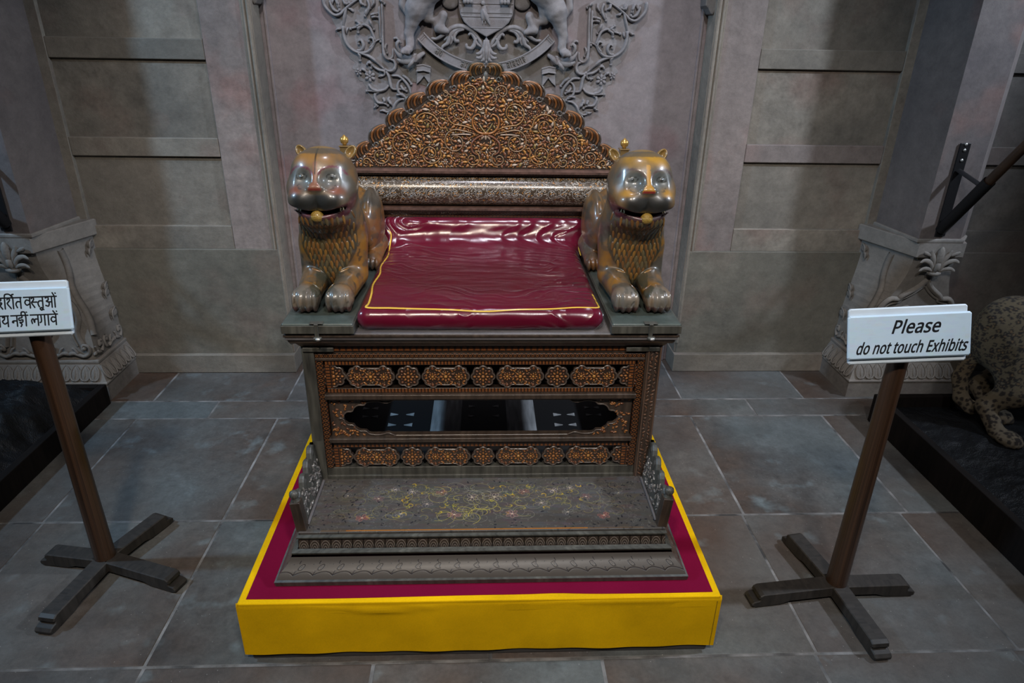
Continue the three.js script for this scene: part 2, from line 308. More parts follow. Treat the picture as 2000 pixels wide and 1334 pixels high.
// ---------------------------------------------------------------- lamps of the hall and an added fill panel (above the picture)
{
  const shell = std({ color: new THREE.Color().setRGB(0.3, 0.3, 0.3), roughness: 0.5 });
  LAMPS.forEach(([label, x, y, z, tx, ty, tz, I, cone, col, soft], i) => {
    const t = tag(group('ceiling_spotlight', scene, x, y, z), label, 'lamp', 'ceiling spotlights of the hall');
    t.quaternion.setFromUnitVectors(V3(0, -1, 0), V3(tx - x, ty - y, tz - z).normalize());
    mesh('lamp_housing', lathe([[0, 0.2], [0.05, 0.2], [0.075, 0.16], [0.08, 0.0], [0.072, 0.0], [0.068, 0.12], [0, 0.12]], 20), shell, t);
    const f = lathe([[0.0, 0.018], [0.064, 0.018], [0.064, 0.024], [0, 0.024]], 20);
    mesh('lamp_face', f, std({ color: 0x000000, emissive: new THREE.Color(col), emissiveIntensity: 6 }), t);
    const rod = strand([[0, 0, 0], [0, 0.5, 0]], 0.012, 0.012, { n: 2, closeR: 1 });
    const stem = mesh('lamp_stem', rod, shell, t); stem.position.set(0, 0.19, 0); stem.quaternion.copy(t.quaternion).invert(); stem.scale.y = Math.max(0.1, (4.36 - y - 0.15) / 0.5);
    const L = new THREE.SpotLight(col, I, 0, cone, 0.55, 2); L.position.set(0, 0.012, 0).applyQuaternion(t.quaternion).add(t.position);
    L.target.position.set(tx, ty, tz); L.penumbra = i < 2 || i === 4 ? 0.85 : 0.55; L.castShadow = true; L.shadow.radius = soft * 2; L.shadow.mapSize.set(1024, 1024);
    scene.add(L); scene.add(L.target); L.name = 'spot_' + i;
  });
  const [x, y, z, w, d, rad, col] = FILL;
  const p = tag(group('added_fill_panel', scene, x, y, z), 'added unseen fill light panel over the middle of the hall', 'lamp');
  mesh('panel_frame', [span(-w / 2 - 0.05, w / 2 + 0.05, 0.02, 0.06, -d / 2 - 0.05, d / 2 + 0.05)], shell, p);
  mesh('panel_diffuser', span(-w / 2, w / 2, 0.005, 0.021, -d / 2, d / 2, 0.002), std({ color: 0x111111, emissive: new THREE.Color(col), emissiveIntensity: rad * 0.6 }), p);
  const A = new THREE.RectAreaLight(col, rad, w, d); A.position.set(x, y - 0.005, z); A.lookAt(x, 0, z); scene.add(A);
}
// ---------------------------------------------------------------- pilaster columns with carved pedestals
function loft(levels, segNormals) {            // levels: [y, [[x,z]...]] open polygons joined upwards
  const pos = [], idx = []; const n = levels[0][1].length;
  for (let i = 0; i < levels.length - 1; i++) for (let k = 0; k < n - 1; k++) {
    const [y0, A] = levels[i], [y1, B] = levels[i + 1], b = pos.length / 3;
    pos.push(A[k][0], y0, A[k][1], A[k + 1][0], y0, A[k + 1][1], B[k + 1][0], y1, B[k + 1][1], B[k][0], y1, B[k][1]); idx.push(b, b + 1, b + 2, b, b + 2, b + 3);
  }
  const g = new THREE.BufferGeometry(); g.setAttribute('position', new THREE.Float32BufferAttribute(pos, 3)); g.setIndex(idx);
  let q = boxUV(g.toNonIndexed()); q.computeVertexNormals(); return q;
}
function prism(poly, y0, y1, r = 0.004) {      // poly: [[x,z]...] closed, extruded in y
  const g = extr(poly.map(p => [p[0], -p[1]]), y1 - y0, r, 1); g.rotateX(-Math.PI / 2); g.translate(0, y0, 0); return boxUV(g);
}
function column(s) {
  const c = struct(group(s < 0 ? 'column_left' : 'column_right', scene, XW, 0, 0));
  const cx = 2.185, W = -3.4;
  const rect = (h, zf) => [[cx - h, W], [cx - h, zf], [cx + h, zf], [cx + h, W]];
  const F = g => { if (s > 0) return g; g = g.index ? g.toNonIndexed() : g; g.scale(-1, 1, 1); const p = g.attributes; for (const k of Object.keys(p)) { const a = p[k]; for (let i = 0; i < a.count; i += 3) for (let j = 0; j < a.itemSize; j++) { const t = a.array[(i + 1) * a.itemSize + j]; a.array[(i + 1) * a.itemSize + j] = a.array[(i + 2) * a.itemSize + j]; a.array[(i + 2) * a.itemSize + j] = t; } } return g; };
  const add = (name, gs, m = M.carved) => mesh(name, (Array.isArray(gs) ? gs : [gs]).map(F), m, c);
  const hb = 0.292;
  add('plinth', prism(rect(hb, -3.052), -0.01, 0.088), M.wallDark);
  add('plinth_fillet', prism(rect(hb + 0.004, -3.047), 0.086, 0.1));
  // sloping band of lotus petals
  add('petal_band', loft([[0.1, rect(hb - 0.002, -3.055)], [0.185, rect(hb - 0.042, -3.098)]]));
  const petal = (w, h) => { const gs = [ball(1, 0, h * 0.42, 0, w * 0.46, h * 0.5, 0.009, 10, 6)]; for (const k of [-1, 1]) gs.push(strand([[0, h * 0.95, 0.004], [k * w * 0.42, h * 0.6, 0.007], [k * w * 0.36, h * 0.12, 0.007], [0, 0.002, 0.01]], 0.004, 0.004, { n: 7, sides: 5 })); gs.push(strand([[0, h * 0.7, 0.008], [0, h * 0.15, 0.011]], 0.003, 0.005, { n: 3, sides: 5 })); return join(gs); };
  const pg = petal(0.048, 0.088), n = 11;
  for (let i = 0; i < n; i++) { const g = pg.clone(); g.rotateX(-0.46); g.translate(cx - hb + 0.035 + (i + 0.5) * (2 * hb - 0.07) / n, 0.102, -3.056); add('lotus_petal', g); }
  for (let i = 0; i < 6; i++) { const g = pg.clone(); g.rotateX(-0.46); g.rotateY(-Math.PI / 2); g.translate(cx - hb - 0.001, 0.102, W + 0.04 + (i + 0.5) * 0.29 / 6); add('lotus_petal', g); }
  add('band_cap', prism(rect(hb - 0.038, -3.092), 0.182, 0.2));
  // pedestal body: square below, canted at the top
  const body = y => { const t = smooth(0.3, 0.72, y), b = 0.012 * Math.sin((y - 0.2) * 9); const fx = mix(0.235, 0.1, t) - b * 0.4, zf = mix(-3.112, -3.082, t) - 0.018 * Math.sin(Math.PI * clamp((y - 0.2) / 0.55, 0, 1)); return [[cx - mix(0.238, 0.205, t), W], [cx - fx, zf], [cx + fx, zf], [cx + mix(0.238, 0.205, t), W]]; };
  const L = []; for (let i = 0; i <= 14; i++) { const y = 0.198 + i / 14 * 0.562; L.push([y, body(y)]); }
  add('pedestal', loft(L));
  const ledge = (g, h0, h1) => prism([[cx - 0.212 - g, W], [cx - 0.098 - g, -3.068 + g], [cx + 0.098 + g, -3.068 + g], [cx + 0.212 + g, W]], h0, h1, 0.005);
  add('ledge_moulding', ledge(-0.012, 0.742, 0.765)); add('ledge', ledge(0.018, 0.762, 0.842));
  // ogee arch on the front face with its inner return, and the cusped panel on the side
  const fz = y => body(y)[1][1];
  const arch = (o, r) => { const gs = []; for (const k of [-1, 1]) { const P = [[0, 0.64 - o * 1.3], [0.03, 0.6 - o], [0.07, 0.568 - o], [0.1 - o * 0.3, 0.545 - o * 0.6], [0.11 - o * 0.4, 0.53 - o * 0.6], [0.15 - o * 0.6, 0.53 - o], [0.185 - o, 0.49], [0.195 - o, 0.42], [0.17 - o, 0.34], [0.185 - o, 0.27]].map(p => [cx + k * p[0], p[1], fz(p[1]) + 0.004]); gs.push(strand(P, r, r, { n: 30, sides: 6, flat: 1.1, closeR: 1 })); } return gs; };
  add('ogee_arch', arch(0, 0.014)); add('ogee_bead', arch(0.026, 0.006));
  add('tympanum_scroll', [-1, 1].flatMap(k => [strand([[0.01, 0.3], [0.06, 0.36], [0.05, 0.43], [0.015, 0.43], [0.012, 0.395]].map(p => [cx + k * p[0], p[1], fz(p[1]) + 0.006]), 0.012, 0.005, { n: 16 }), strand([[0.02, 0.46], [0.05, 0.49], [0.085, 0.47], [0.09, 0.44]].map(p => [cx + k * p[0], p[1], fz(p[1]) + 0.006]), 0.005, 0.009, { n: 12 })]));
  // acanthus spray on the ledge
  const sp = (P, r0, m, r1) => strand(P.map(p => [cx + p[0], p[1], -3.052 + (p[2] || 0)]), r0, r1, { n: 12, mid: m, flat: 0.6 });
  const leaf = [ball(0.026, cx, 0.775, -3.046, 0.72, 1.75, 0.55, 12, 10), strand([[cx - 0.035, 0.687, -3.062], [cx, 0.682, -3.048], [cx + 0.035, 0.687, -3.062]], 0.011, 0.011, { n: 8 }), strand([[cx, 0.69, -3.05], [cx, 0.75, -3.045]], 0.016, 0.014, { n: 4 })];
  for (const k of [-1, 1]) leaf.push(sp([[k * 0.012, 0.69], [k * 0.02, 0.745, 0.004], [k * 0.045, 0.785, 0.006], [k * 0.05, 0.805, 0.012]], 0.008, 0.014, 0.006), sp([[k * 0.012, 0.69], [k * 0.035, 0.735, 0.006], [k * 0.075, 0.752, 0.01], [k * 0.098, 0.742, 0.016]], 0.008, 0.013, 0.005), sp([[k * 0.012, 0.69], [k * 0.04, 0.708, 0.006], [k * 0.07, 0.71, 0.008], [k * 0.09, 0.698, 0.012]], 0.007, 0.01, 0.005), sp([[k * 0.045, 0.775, 0.006], [k * 0.075, 0.787, 0.01], [k * 0.09, 0.797, 0.014]], 0.008, 0.01, 0.004));
  add('acanthus_spray', leaf);
  // running scroll above the petals, front and side
  const scroll = [];
  const run = (map, n) => { for (let i = 0; i < n; i++) { const k = i % 2 ? 1 : -1, q = (u, v) => map((i + 0.5 + k * u) / n, v); scroll.push(strand([q(-0.55, 0.02), q(-0.3, 0.03), q(0.1, 0.012), q(0.35, 0.03), q(0.38, 0.062), q(0.18, 0.074), q(0.08, 0.052), q(0.18, 0.042)], 0.011, 0.006, { n: 18, sides: 6 })); scroll.push(strand([q(-0.1, 0.02), q(-0.22, 0.05), q(-0.35, 0.06)], 0.009, 0.004, { n: 8 })); const b = q(0.18, 0.055); scroll.push(ball(0.011, b[0], b[1], b[2], 1, 1, 1, 8, 6)); } };
  run((t, v) => [cx - 0.235 + t * 0.47, 0.208 + v, -3.1], 4);
  run((t, v) => [cx - 0.24, 0.208 + v, W + 0.02 + t * 0.28], 3);
  add('leaf_scroll', scroll);
  // cusped rib and leaf bosses on the side that faces the throne
  const side = [];
  const sx = y => body(y)[0][0], rib = (z0, y) => [mix(sx(y), body(y)[1][0], (z0 - W) / (body(y)[1][1] - W)) - 0.004, y, z0];
  side.push(strand([0.74, 0.68, 0.62, 0.56, 0.5, 0.44, 0.38, 0.32].map((y, i) => rib(-3.2 + [0.0, -0.01, -0.004, 0.02, 0.028, 0.03, 0.04, 0.06][i], y)), 0.017, 0.02, { n: 24, up: V3(-1, 0, 0), flat: 0.8, closeR: 1 }));
  for (const [z, y, r] of [[-3.36, 0.72, 0.022], [-3.345, 0.69, 0.018], [-3.36, 0.5, 0.02], [-3.35, 0.47, 0.022], [-3.345, 0.36, 0.026]]) { const q = rib(z, y); side.push(ball(r, q[0], q[1], q[2], 0.7, 1, 1, 10, 8)); side.push(strand([[q[0] - 0.004, y + r, z - r], [q[0] - 0.014, y + r * 0.5, z + r * 1.2], [q[0] - 0.008, y - r * 1.4, z + r]], 0.006, 0.005, { n: 8, up: V3(-1, 0, 0) })); }
  add('side_ornament', side);
  // canted shaft
  const sh = o => [[cx - 0.155 - o, W], [cx - 0.12 - o, -3.06 + o], [cx + 0.085 + o, -3.06 + o], [cx + 0.155 + o, -3.13], [cx + 0.16 + o, W]];
  add('shaft', prism(sh(0), 0.83, 4.38, 0.006), M.column);
  add('shaft_foot', prism(sh(0.012), 0.836, 0.856, 0.005));
  return c;
}
column(1); column(-1);
// ---------------------------------------------------------------- flagpoles in iron wall brackets
function flagpole(s, label) {
  const x = XW + s * 2.158, t = tag(group('wall_flagpole', scene, x, 0.87, -3.058), label, 'flagpole', undefined);
  mesh('back_plate', [span(-0.024, 0.024, 0, 0.43, 0, 0.008, 0.002)], M.iron, t);
  for (const y of [0.03, 0.4, 0.425, 0.355]) mesh('screw', ball(0.007, 0, y, 0.009, 1, 1, 0.6, 8, 6), M.screw, t);
  const d = V3(0.02 * s, 0.79, 0.612).normalize(), a = V3(0, 0.055, 0.02), P = k => { const q = a.clone().addScaledVector(d, k); return [q.x, q.y, q.z]; };
  mesh('brace', [strand([[0, 0.31, 0.008], P(0.27)], 0.017, 0.017, { n: 2, sides: 4, closeR: 1, flat: 0.5 })], M.iron, t);
  mesh('socket', [strand([P(-0.03), P(0.0), P(0.31)], 0.026, 0.026, { n: 6, sides: 14, closeR: 1 })], M.iron, t);
  mesh('pole', [strand([P(0.02), P(1.75)], 0.0215, 0.019, { n: 8, sides: 14, closeR: 1 })], M.post, t);
  return t;
}
flagpole(1, 'slanting brown wooden flagpole in the black iron bracket on the right column');
flagpole(-1, 'slanting flagpole in the black iron bracket on the left column');
// ---------------------------------------------------------------- cloth-covered platform
const weave = noiseTex(256, 0.06, (u, v, R) => { const h = 0.5 + 0.25 * Math.sin(u * 2 * Math.PI * 32) * Math.sin(v * 2 * Math.PI * 32) + (R() - 0.5) * 0.25; return [h, h, h]; }, false, 51);
const clothMap = (c, seed, amt = 0.12) => noiseTex(512, 1.1, (u, v, R) => { const n = pf(u, v, 4, seed, 5), g = 1 + n * amt * 2 + (R() - 0.5) * 0.1; return c.map(x => x * g); }, true, seed);
M.yellow = phy({ map: clothMap([0.76, 0.45, 0.003], 61, 0.3), roughness: 0.95, specularIntensity: 0.15, bumpMap: weave, bumpScale: 0.0006 });
M.carpet = phy({ map: clothMap([0.19, 0.006, 0.036], 62, 0.16), roughness: 0.95, specularIntensity: 0.04, bumpMap: weave, bumpScale: 0.0012 });
const PX0 = -0.7, PX1 = 0.692, PZ0 = -2.9, PZ1 = -1.462, PY = 0.22;
{
  const t = tag(group('platform', scene, 0, 0, 0), 'low square platform with a red carpet top and yellow cloth skirt', 'platform');
  mesh('platform_base', span(PX0 + 0.012, PX1 - 0.012, 0, 0.19, PZ0 + 0.012, PZ1 - 0.008, 0.004), std({ color: new THREE.Color().setRGB(0.045, 0.042, 0.04), roughness: 0.8 }), t);
  // skirt with a soft top edge, gentle sags and vertical creases
  const nu = 90, nv = 16, R = mulberry(3);
  const fold = (u, face) => 0.0022 * Math.sin(u * 13 + face) + 0.0016 * Math.sin(u * 37 + face * 2);
  const sheet = (face) => {
    const pos = [], uv = [], idx = [];
    for (let j = 0; j <= nv; j++) for (let i = 0; i <= nu; i++) {
      const u = i / nu, v = j / nv; let x, y, z, out;
      y = mix(0.027, PY + 0.004, Math.pow(v, 0.9)); out = 0.004 + fold(u * 1.4, face) * (1 - v) * 0.9;
      if (face === 0) { out += 0.009 * Math.exp(-Math.pow((u - 0.29) / 0.09, 2)) * Math.exp(-Math.pow((y - (0.205 - 0.012 * (1 - Math.pow((u - 0.29) / 0.12, 2)))) / 0.005, 2)); out += 0.004 * Math.exp(-Math.pow((u - 0.8) / 0.16, 2)) * Math.exp(-Math.pow((y - 0.212) / 0.006, 2)); x = mix(PX0 - 0.004, PX1 + 0.004, u); z = PZ1 + out - 0.003; }
      if (face === 1) { x = PX0 - out + 0.003; z = mix(PZ0, PZ1 + 0.002, u); }
      if (face === 2) { x = PX1 + out - 0.003; z = mix(PZ1 + 0.002, PZ0, u); }
      if (v > 0.94) { const k = (v - 0.94) / 0.06 * 0.004; if (face === 0) z -= k; if (face === 1) x += k; if (face === 2) x -= k; }
      pos.push(x, y, z); uv.push(u * 1.4 + face * 0.37, y);
    }
    for (let j = 0; j < nv; j++) for (let i = 0; i < nu; i++) { const a = j * (nu + 1) + i, b = a + nu + 1; idx.push(a, a + 1, b, a + 1, b + 1, b); }
    const g = new THREE.BufferGeometry(); g.setAttribute('position', new THREE.Float32BufferAttribute(pos, 3)); g.setAttribute('uv', new THREE.Float32BufferAttribute(uv, 2)); g.setIndex(idx); g.computeVertexNormals(); return g;
  };
  mesh('yellow_skirt', [sheet(0), sheet(1), sheet(2), span(PX0 - 0.002, PX1 + 0.002, 0.02, PY, PZ0 - 0.004, PZ0 + 0.004, 0.002)], M.yellow, t);
  // yellow border lying on the top, wavy inner edge; red carpet inside it
  const inL = PX0 + 0.021, inR = PX1 - 0.02, inF = PZ1 - 0.016;
  const top = mesh('yellow_border', [span(PX0 - 0.001, PX1 + 0.001, 0.18, PY + 0.0045, PZ0, PZ1 + 0.001, 0.005, 2)], M.yellow, t);
  const edge = []; for (let i = 0; i <= 40; i++) { const u = i / 40; edge.push([mix(inL, inR, u), -(inF + 0.002 * Math.sin(u * 9) + 0.0035 * Math.exp(-Math.pow((u - 0.66) / 0.05, 2)) * -1)]); }
  const g = extr([[inL, -(PZ0 + 0.03)], ...edge, [inR, -(PZ0 + 0.03)]], 0.006, 0.001); g.rotateX(-Math.PI / 2); g.translate(0, PY + 0.001, 0);
  mesh('red_carpet', boxUV(g), M.carpet, t);
  const seam = []; for (let i = 0; i < 40; i++) seam.push(rbox(0.0012, 0.0028, 0.0012, PX1 - 0.009, 0.03 + i * 0.0045, PZ1 + 0.0035, 0.0004));
  mesh('corner_stitching', seam, M.iron, t).userData.kind = 'stuff';
}
// ---------------------------------------------------------------- throne
// repeated painted and carved border patterns, one repeat per tile
function bandMat(kind, period, height, bump = 0.0015) {
  const c = canvas(128, 128, (x, w, h) => {
    const dark = '#1e1610', mid = '#5e351a', hi = '#7d4a22', edge = '#2c211a';
    x.fillStyle = dark; x.fillRect(0, 0, w, h);
    if (kind === 'arch') { x.fillStyle = mid; x.beginPath(); x.moveTo(10, h - 8); x.lineTo(10, 60); x.quadraticCurveTo(12, 14, 64, 12); x.quadraticCurveTo(116, 14, 118, 60); x.lineTo(118, h - 8); x.closePath(); x.fill(); x.fillStyle = hi; x.beginPath(); x.ellipse(64, 66, 30, 40, 0, 0, 7); x.fill(); x.fillStyle = '#5b2c12'; x.fillRect(58, 40, 12, 70); }
    if (kind === 'diamond') { x.fillStyle = hi; x.beginPath(); x.moveTo(64, 12); x.lineTo(114, 64); x.lineTo(64, 116); x.lineTo(14, 64); x.closePath(); x.fill(); x.fillStyle = dark; x.beginPath(); x.ellipse(64, 64, 22, 22, 0, 0, 7); x.fill(); x.fillStyle = mid; for (const q of [0, 128]) for (const r of [0, 128]) { x.beginPath(); x.ellipse(q, r, 30, 30, 0, 0, 7); x.fill(); } }
    if (kind === 'dentil') { x.fillStyle = mid; x.fillRect(18, 10, 92, 108); x.fillStyle = hi; x.fillRect(34, 16, 40, 80); x.fillStyle = edge; x.fillRect(0, 112, w, 16); }
    if (kind === 'bead') { x.fillStyle = '#4d382c'; x.fillRect(0, 0, w, h); x.fillStyle = '#191110'; x.beginPath(); x.ellipse(64, 64, 26, 30, 0, 0, 7); x.fill(); }
    if (kind === 'scallop') { x.fillStyle = '#3a332e'; x.fillRect(0, 0, w, h); x.strokeStyle = '#8a8078'; x.lineWidth = 7; for (const r of [56, 36, 16]) { x.beginPath(); x.ellipse(64, 122, r, r * 1.75, 0, Math.PI, 0); x.stroke(); } x.fillStyle = '#16110f'; x.fillRect(0, 0, 8, h); x.fillRect(120, 0, 8, h); x.fillRect(0, 120, w, 8); }
    if (kind === 'tulip') { x.fillStyle = '#4b4641'; x.fillRect(0, 0, w, h); x.strokeStyle = '#262120'; x.lineWidth = 6; x.beginPath(); x.ellipse(64, 62, 15, 17, 0, 0, 7); x.stroke(); x.beginPath(); x.moveTo(64, 78); x.lineTo(64, 100); x.stroke(); x.beginPath(); x.moveTo(0, 24); x.lineTo(0, 46); x.stroke(); x.beginPath(); x.moveTo(128, 24); x.lineTo(128, 46); x.stroke(); x.beginPath(); x.moveTo(0, 84); x.quadraticCurveTo(32, 84, 64, 104); x.quadraticCurveTo(96, 84, 128, 84); x.stroke(); x.strokeStyle = '#6e675f'; x.lineWidth = 3; x.beginPath(); x.ellipse(64, 60, 9, 11, 0, 0, 7); x.stroke(); }
  });
  return phy({ map: ctex(c, period, height), bumpMap: ctex(c, period, height, false), bumpScale: bump, roughness: 0.42, clearcoat: 0.35, clearcoatRoughness: 0.3 });
}
const B = {
  arch: bandMat('arch', 0.0195, 0.018), diamond: bandMat('diamond', 0.0138, 0.014), dentil: bandMat('dentil', 0.0105, 0.017), bead: bandMat('bead', 0.011, 0.011, 0.001),
  dentilLow: bandMat('dentil', 0.0135, 0.016), vdiamond: bandMat('diamond', 0.0145, 0.0225), scallop: bandMat('scallop', 0.032, 0.036, 0.003), tulip: bandMat('tulip', 0.058, 0.066, 0.004),
};
// bar whose front face carries one row (or column) of a pattern
function bandBar(x0, x1, y0, y1, z0, z1, vertical, r = 0.002) {
  const g = span(x0, x1, y0, y1, z0, z1, r), p = g.attributes.position, uv = g.attributes.uv;
  for (let i = 0; i < p.count; i++) vertical ? uv.setXY(i, p.getY(i) - y0, p.getX(i) - x0) : uv.setXY(i, p.getX(i) - x0, p.getY(i) - y0);
  return g;
}
function droplet(l, w, h, bend = 0) {          // carved leaf: pointed dome lying on z = 0
  const n = 9, pos = [], idx = [];
  const ring = (k, z) => { for (let i = 0; i < n; i++) { const a = i / n * Math.PI * 2, c = Math.cos(a), s = Math.sin(a); const x = c * l / 2, y = s * w / 2 * (1 - 0.55 * Math.pow((c + 1) / 2, 1.5)); pos.push(x * k, y * k + bend * (x / l) * (x / l) * w * 2, z); } };
  ring(1, -0.0005); ring(0.86, h * 0.7); ring(0.45, h); pos.push(0, 0, h * 0.98);
  for (let r = 0; r < 2; r++) for (let i = 0; i < n; i++) { const a = r * n + i, b = r * n + (i + 1) % n; idx.push(a, b, a + n, b, b + n, a + n); }
  for (let i = 0; i < n; i++) idx.push(2 * n + i, 2 * n + (i + 1) % n, 3 * n);
  const g = new THREE.BufferGeometry(); g.setAttribute('position', new THREE.Float32BufferAttribute(pos, 3)); g.setIndex(idx); g.computeVertexNormals(); const q = g.toNonIndexed();
  q.setAttribute('uv', new THREE.BufferAttribute(new Float32Array(q.attributes.position.count * 2), 2)); return q;
}
function place(g, x, y, z, rot = 0, s = 1) { g = g.clone(); if (s !== 1) g.scale(s, s, s); if (rot) g.rotateZ(rot); g.translate(x, y, z); return g; }
const ORANGE = [0.27, 0.105, 0.026], RUST = [0.15, 0.055, 0.024], AMBER = [0.37, 0.17, 0.034], CREAM = [0.5, 0.42, 0.33], OLIVE = [0.2, 0.13, 0.035], DARKW = [0.032, 0.02, 0.014], RIM = [0.085, 0.066, 0.055];
function rosette(R) {                          // eight-lobed pierced roundel
  const pts = []; for (let i = 0; i < 64; i++) { const a = i / 64 * Math.PI * 2, r = R * (0.85 + 0.15 * Math.pow(Math.abs(Math.cos(4 * a)), 0.7)); pts.push([Math.cos(a) * r, Math.sin(a) * r]); }
  const gs = [paint(extr(pts, 0.014, 0.002), DARKW)];
  const rim = pts.filter((_, i) => i % 2 === 0).map(p => [p[0] * 0.95, p[1] * 0.95, 0.014]); rim.push(rim[0]); gs.push(paint(strand(rim, R * 0.07, R * 0.07, { n: 48, sides: 5, closeR: 1 }), RIM));
  gs.push(paint(ball(R * 0.15, 0, 0, 0.015, 1, 1, 0.8, 8, 5), ORANGE));
  for (let i = 0; i < 8; i++) { const a = i / 8 * Math.PI * 2; gs.push(paint(place(droplet(R * 0.28, R * 0.22, 0.005), Math.cos(a) * R * 0.36, Math.sin(a) * R * 0.36, 0.013, a), ORANGE)); gs.push(paint(place(droplet(R * 0.27, R * 0.26, 0.005), Math.cos(a) * R * 0.7, Math.sin(a) * R * 0.7, 0.013, a), i % 2 ? RUST : ORANGE)); const b = a + Math.PI / 8; gs.push(paint(ball(R * 0.07, Math.cos(b) * R * 0.56, Math.sin(b) * R * 0.56, 0.014, 1, 1, 0.8, 6, 4), RUST)); }
  return join(gs);
}
function cartouche(L, H) {
  const q = [[0, 0.39], [0.2, 0.39], [0.21, 0.45], [0.25, 0.5], [0.3, 0.5], [0.335, 0.45], [0.34, 0.4], [0.38, 0.39], [0.425, 0.34], [0.44, 0.26], [0.43, 0.2], [0.47, 0.15], [0.495, 0.06]];
  const up = q.map(p => [p[0] * L, p[1] * H]), pts = [...up, ...up.slice().reverse().map(p => [p[0], -p[1]]), ...up.map(p => [-p[0], -p[1]]), ...up.slice().reverse().map(p => [-p[0], p[1]])].filter((p, i, a) => i === 0 || Math.hypot(p[0] - a[i - 1][0], p[1] - a[i - 1][1]) > 1e-5).reverse();
  const gs = [paint(extr(pts, 0.014, 0.0018), DARKW)];
  const rim = pts.map(p => [p[0] * 0.965, p[1] * 0.94, 0.014]); rim.push(rim[0]); gs.push(paint(strand(rim, H * 0.035, H * 0.035, { n: 96, sides: 5, closeR: 1 }), RIM));
  const R = mulberry(77), fl = (cx, cy, r, c) => { gs.push(paint(ball(r * 0.3, cx, cy, 0.0145, 1, 1, 0.8, 6, 4), AMBER)); for (let i = 0; i < 8; i++) { const a = i / 8 * Math.PI * 2; gs.push(paint(place(droplet(r * 0.55, r * 0.42, 0.0045), cx + Math.cos(a) * r * 0.65, cy + Math.sin(a) * r * 0.65, 0.013, a), c)); } };
  fl(0, 0, H * 0.27, ORANGE); fl(L * 0.27, 0, H * 0.2, ORANGE); fl(-L * 0.27, 0, H * 0.2, ORANGE);
  for (const s of [-1, 1]) for (const t of [-1, 1]) { gs.push(paint(place(droplet(H * 0.18, H * 0.14, 0.004), s * L * 0.27, t * H * 0.38, 0.013, t * 1.57), RUST)); for (const [u, v] of [[0.13, 0.26], [0.15, 0.12], [0.19, 0.3], [0.37, 0.2], [0.4, 0.06], [0.1, 0.32], [0.36, 0.3]]) gs.push(paint(place(droplet(H * 0.14, H * 0.1, 0.004), s * L * u, t * H * v, 0.013, R() * 6), R() < 0.6 ? ORANGE : RUST)); }
  for (let i = 0; i < 70; i++) { const u = (R() - 0.5) * 0.9, v = (R() - 0.5) * 0.72; if (Math.abs(u) > 0.42 && Math.abs(v) > 0.2) continue; gs.push(paint(ball(H * 0.035, u * L, v * H, 0.0138, 1, 1, 0.7, 6, 4), R() < 0.5 ? RUST : [0.12, 0.07, 0.03])); }
  return join(gs);
}
const throne = tag(group('throne', scene, 0, 0, 0), 'carved and gilded wooden throne with an arched back, set on the red carpeted platform', 'throne');
const ZF = -1.875, ZB = -2.7, HW = 0.555;
